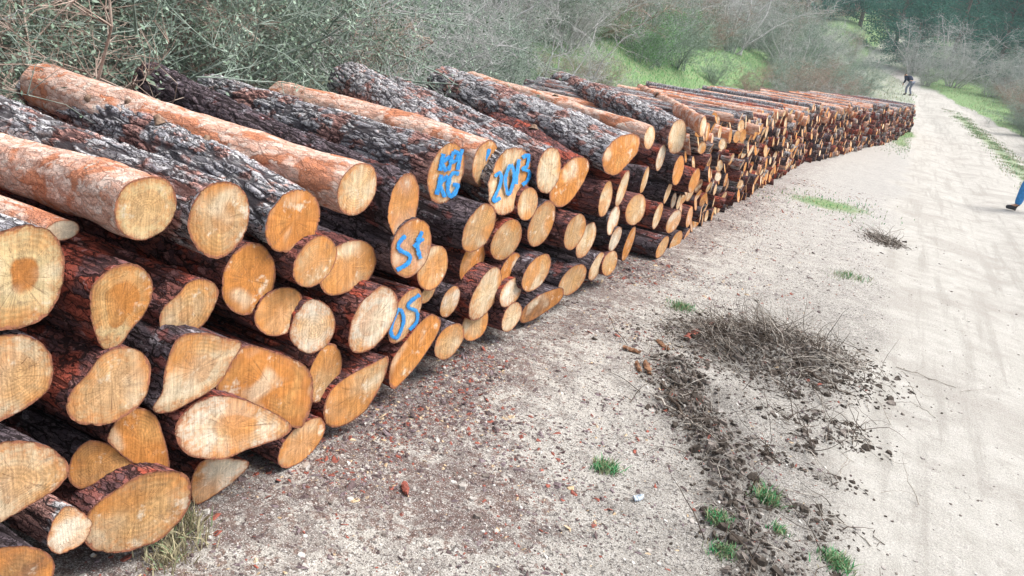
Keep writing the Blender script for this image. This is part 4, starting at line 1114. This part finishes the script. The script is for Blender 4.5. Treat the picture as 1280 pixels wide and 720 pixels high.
def tree(x, y, sc, label):
    k = random.randrange(3); o = TR[k]
    if k in firstt: o = copy_tree(o)
    firstt.add(k)
    o.location = (x, y, float(terr(x, y)) - .1); o.rotation_euler = (0, 0, random.uniform(0, 6.28)); o.scale = (sc, sc, sc)
    q = np.array([x, y, 6.]) - EYE; ux = q @ r_ / (q @ f_) * 960 + 640
    label = label + (', left of' if ux < 1120 else ', above' if ux < 1190 else ', right of') + ' the distant person'
    o['label'] = label; o['category'] = 'tree'; o['group'] = 'dark pines beyond the bend of the track'
for k in range(3): pass
for x, y, s_ in [(-3, 80, 1.), (1.5, 74, .9), (5, 79, 1.05), (9, 73, .95), (12.5, 80, 1.1), (16, 72, .9), (-7, 88, 1.1), (-12, 84, 1), (-17, 92, 1.1), (-1, 68, .8), (4.5, 67, .8), (8.5, 66, .75), (12, 68, .85), (3, 92, 1.2), (8, 95, 1.2), (14, 94, 1.1), (20, 88, 1.1), (25, 80, 1)]:
    tree(x, y, s_, 'dark pine in the row beyond the bend' if y < 82 else 'dark pine in the rear rank on the rise')
for x, y, s_ in [(-24, 60, .9), (-29, 50, .9), (-33, 40, 1), (-28, 70, 1), (-36, 30, 1), (-22, 78, 1)]:
    tree(x, y, s_, 'dark pine behind the pale bare thicket')
for x, y, s_ in [(13, 62, .8), (17, 55, .8), (22, 64, .9)]:
    tree(x, y, s_, 'dark pine behind the bank of grey shrubs')
# far woodland as one mass on the hill
q = gp(5200, lambda x, y: np.ones_like(x), -120, 120, 100, 190)
base = np.repeat(q, 9, 0); base[:, 2] += rng.uniform(0, 9, len(base)) ; base[:, :2] += rng.normal(0, 1.0, (len(base), 2)) * (1 - (base[:, 2:3] - np.repeat(q, 9, 0)[:, 2:3]) / 12)
V, Fq = leaf_quads(base, .75)
link('far_woodland', mesh_from('far_woodland', V, Fq, [M['lf_pine']], smooth=False), kind='stuff', label='dark conifer woodland covering the distant rise')

# ------------------------------------------------------------------ people
def skin_mesh(name, joints, edges, mat, sub=2):
    """joints: {name: (x, y, z, r)}; grown with a Skin modifier and baked to a mesh."""
    names = list(joints); me = bpy.data.meshes.new(name)
    me.from_pydata([joints[n][:3] for n in names], [(names.index(a), names.index(b)) for a, b in edges], [])
    o = bpy.data.objects.new(name, me); COL.objects.link(o)
    o.modifiers.new('s', 'SKIN'); sv_ = me.skin_vertices[0].data
    for i, n in enumerate(names):
        r = joints[n][3]; sv_[i].radius = r if isinstance(r, tuple) else (r, r)
    sv_[0].use_root = True
    m = o.modifiers.new('u', 'SUBSURF'); m.levels = sub; m.render_levels = sub
    dg = bpy.context.evaluated_depsgraph_get(); ne = bpy.data.meshes.new_from_object(o.evaluated_get(dg))
    bpy.data.objects.remove(o); ne.name = name; ne.materials.clear(); ne.materials.append(mat)
    ne.polygons.foreach_set('use_smooth', np.full(len(ne.polygons), True))
    return ne
def person(loc, rz, J, cols, label, sc=1.0, bulk=1.0):
    """J: joint positions for the pose, in metres, facing +Y"""
    root = link('person', None); root.location = loc; root.rotation_euler = (0, 0, rz); root.scale = (sc,) * 3
    skin = simple('skin', (.50, .30, .21), (.45, .26, .18), 30); top = simple('jacket_cloth', cols[0], tuple(c * .7 for c in cols[0]), 20)
    leg = simple('trouser_cloth', cols[1], tuple(c * .75 for c in cols[1]), 20); shoe = simple('shoe', (.03, .03, .035), (.06, .06, .065), 20); hair = simple('hair', (.03, .022, .016), (.05, .035, .025), 60)
    j = {k: np.array(v) for k, v in J.items()}
    def w(k, r): return (*j[k], r)
    body = {'pelvis': w('pelvis', (.13, .10)), 'chest': w('chest', (.15, .11)), 'neckb': w('neckb', (.07, .06)), 'neck': w('neck', .052), 'head': w('head', (.078, .09)), 'crown': w('crown', (.07, .08))}
    ed = [('pelvis', 'chest'), ('chest', 'neckb'), ('neckb', 'neck'), ('neck', 'head'), ('head', 'crown')]
    for s in 'lr':
        body.update({'sh' + s: w('sh' + s, .055), 'el' + s: w('el' + s, .040), 'wr' + s: w('wr' + s, .027), 'pa' + s: w('pa' + s, (.035, .018)),
                     'hi' + s: w('hi' + s, .085), 'kn' + s: w('kn' + s, .055), 'an' + s: w('an' + s, .038), 'to' + s: w('to' + s, (.04, .028))})
        ed += [('neckb', 'sh' + s), ('sh' + s, 'el' + s), ('el' + s, 'wr' + s), ('wr' + s, 'pa' + s), ('pelvis', 'hi' + s), ('hi' + s, 'kn' + s), ('kn' + s, 'an' + s), ('an' + s, 'to' + s)]
        dv = j['pa' + s] - j['wr' + s]; dv /= np.linalg.norm(dv); sd_ = np.cross(dv, [0, 1., 0]); sd_ /= np.linalg.norm(sd_)
        fw = np.cross(sd_, dv)
        for q, (o_, ln) in enumerate([(-.028, .065), (-.010, .078), (.009, .073), (.027, .058)]):
            a = j['pa' + s] + fw * o_ + dv * .03; b = a + dv * ln * .55 + sd_ * .006; c = b + dv * ln * .45 + sd_ * .02
            body[f'fa{s}{q}'] = (*a, .009); body[f'fb{s}{q}'] = (*b, .0085); body[f'fc{s}{q}'] = (*c, .007)
            ed += [('pa' + s, f'fa{s}{q}'), (f'fa{s}{q}', f'fb{s}{q}'), (f'fb{s}{q}', f'fc{s}{q}')]
        a = j['pa' + s] + fw * -.035 - dv * .01; b = a + fw * -.025 + dv * .03
        body[f'th{s}'] = (*a, .011); body[f'tt{s}'] = (*b, .009); ed += [('pa' + s, f'th{s}'), (f'th{s}', f'tt{s}')]
    # nose and ears on the head
    fwd = np.array(J.get('face', (0, 1, 0)), float)
    body['nose'] = (*(j['head'] + fwd * .105 - np.array([0, 0, .01])), .012); ed.append(('head', 'nose'))
    link('body', skin_mesh('body', body, ed, skin), root)
    B = bulk
    jk = {'pelvis': w('pelvis', (.165 * B, .13 * B)), 'chest': w('chest', (.185 * B, .14 * B)), 'neckb': w('neckb', (.095 * B, .085 * B))}
    ed = [('pelvis', 'chest'), ('chest', 'neckb')]
    for s in 'lr':
        jk.update({'sh' + s: w('sh' + s, .078 * B), 'el' + s: w('el' + s, .062 * B), 'wr' + s: w('wr' + s, .05)}); ed += [('neckb', 'sh' + s), ('sh' + s, 'el' + s), ('el' + s, 'wr' + s)]
    link('jacket', skin_mesh('jacket', jk, ed, top), root)
    tr = {'pelvis': w('pelvis', (.15, .12))}; ed = []
    for s in 'lr':
        tr.update({'hi' + s: w('hi' + s, .105), 'kn' + s: w('kn' + s, .075), 'an' + s: w('an' + s, .062)}); ed += [('pelvis', 'hi' + s), ('hi' + s, 'kn' + s), ('kn' + s, 'an' + s)]
    link('trousers', skin_mesh('trousers', tr, ed, leg), root)
    for s in 'lr':
        a, t_ = j['an' + s], j['to' + s]
        sh = {'heel': (a[0] - (t_ - a)[0] * .35, a[1] - (t_ - a)[1] * .35, t_[2] + .005, .045), 'mid': (*((a + t_) / 2 * [1, 1, 0] + [0, 0, t_[2] + .012]), (.05, .045)), 'toe': (*(t_ + (t_ - a) * [.35, .35, 0]), (.045, .035)), 'ank': (a[0], a[1], a[2], .055)}
        link('shoe', skin_mesh('shoe', sh, [('heel', 'mid'), ('mid', 'toe'), ('heel', 'ank')], shoe), root)
    hr = {'a': (*(j['head'] - fwd * .035 + [0, 0, .01]), (.075, .08)), 'b': (*(j['crown'] - fwd * .01 + [0, 0, .02]), (.078, .085))}
    link('hair', skin_mesh('hair', hr, [('a', 'b')], hair), root)
    root['label'] = label; root['category'] = 'person'
    return root
# far figure, stooping towards the end of the stack, seen from behind
P1 = dict(pelvis=(0, -.12, .92), chest=(0, .20, 1.12), neckb=(0, .36, 1.22), neck=(0, .44, 1.25), head=(0, .53, 1.28), crown=(0, .60, 1.33), face=(0, .8, -.5),
          shl=(-.20, .32, 1.18), ell=(-.30, .16, .95), wrl=(-.24, .30, .74), pal=(-.23, .33, .67), shr=(.20, .32, 1.18), elr=(.31, .12, .97), wrr=(.26, .26, .76), par=(.25, .29, .69),
          hil=(-.11, -.12, .86), knl=(-.17, .04, .47), anl=(-.19, -.06, .09), tol=(-.21, .07, .04), hir=(.11, -.12, .86), knr=(.15, .0, .47), anr=(.18, -.16, .09), tor=(.20, -.03, .04))
g = ground_at(1133, 119)
g = np.array([g[0], g[1], float(terr(g[0], g[1]))])
print('person1', g)
person(g, .9, P1, ((.014, .02, .05), (.20, .22, .29)), 'distant person in navy jacket and grey trousers, bending beyond the stack', bulk=1.35, sc=.84)
P2 = dict(pelvis=(0, 0, .95), chest=(0, .03, 1.27), neckb=(0, .03, 1.46), neck=(0, .04, 1.53), head=(0, .06, 1.62), crown=(0, .05, 1.70), face=(0, 1, 0),
          shl=(-.20, .02, 1.42), ell=(-.27, -.08, 1.15), wrl=(-.27, .05, .92), pal=(-.27, .08, .84), shr=(.20, .02, 1.42), elr=(.26, .06, 1.14), wrr=(.25, .24, .95), par=(.25, .29, .88),
          hil=(-.09, 0, .90), knl=(-.10, .26, .51), anl=(-.10, .28, .10), tol=(-.10, .40, .045), hir=(.09, 0, .90), knr=(.10, -.02, .48), anr=(.10, -.32, .12), tor=(.10, -.22, .045))
g = ground_at(1264, 263)
print('person2', g)
# stepping foot is the left one, .4 m ahead of the pelvis; the body walks to the left
rz2 = 1.25
off = Matrix.Rotation(rz2, 3, 'Z') @ Vector((-.10, .34, 0))
person((g[0] - off.x, g[1] - off.y, g[2]), rz2, P2, ((.04, .045, .05), (.05, .24, .56)), 'walking person in blue jeans and dark shoes, cut off by the right photo edge')

# ------------------------------------------------------------------ haze
hz = NT('pale_haze'); hz.n.remove(hz.b)
pv = hz.new('VolumePrincipled'); pv.inputs['Density'].default_value = .0010; pv.inputs['Color'].default_value = (.80, .93, 1, 1); pv.inputs['Anisotropy'].default_value = .2
hz.t.links.new(pv.outputs[0], hz.n['Material Output'].inputs['Volume'])
bx = [(x, y, z) for x in (-260, 260) for y in (-130, 310) for z in (-1.5, 42)]
hm = mesh_from('haze', bx, [(0, 1, 3, 2), (4, 6, 7, 5), (0, 4, 5, 1), (2, 3, 7, 6), (0, 2, 6, 4), (1, 5, 7, 3)], [hz.m], smooth=False)
link('haze', hm, kind='stuff')
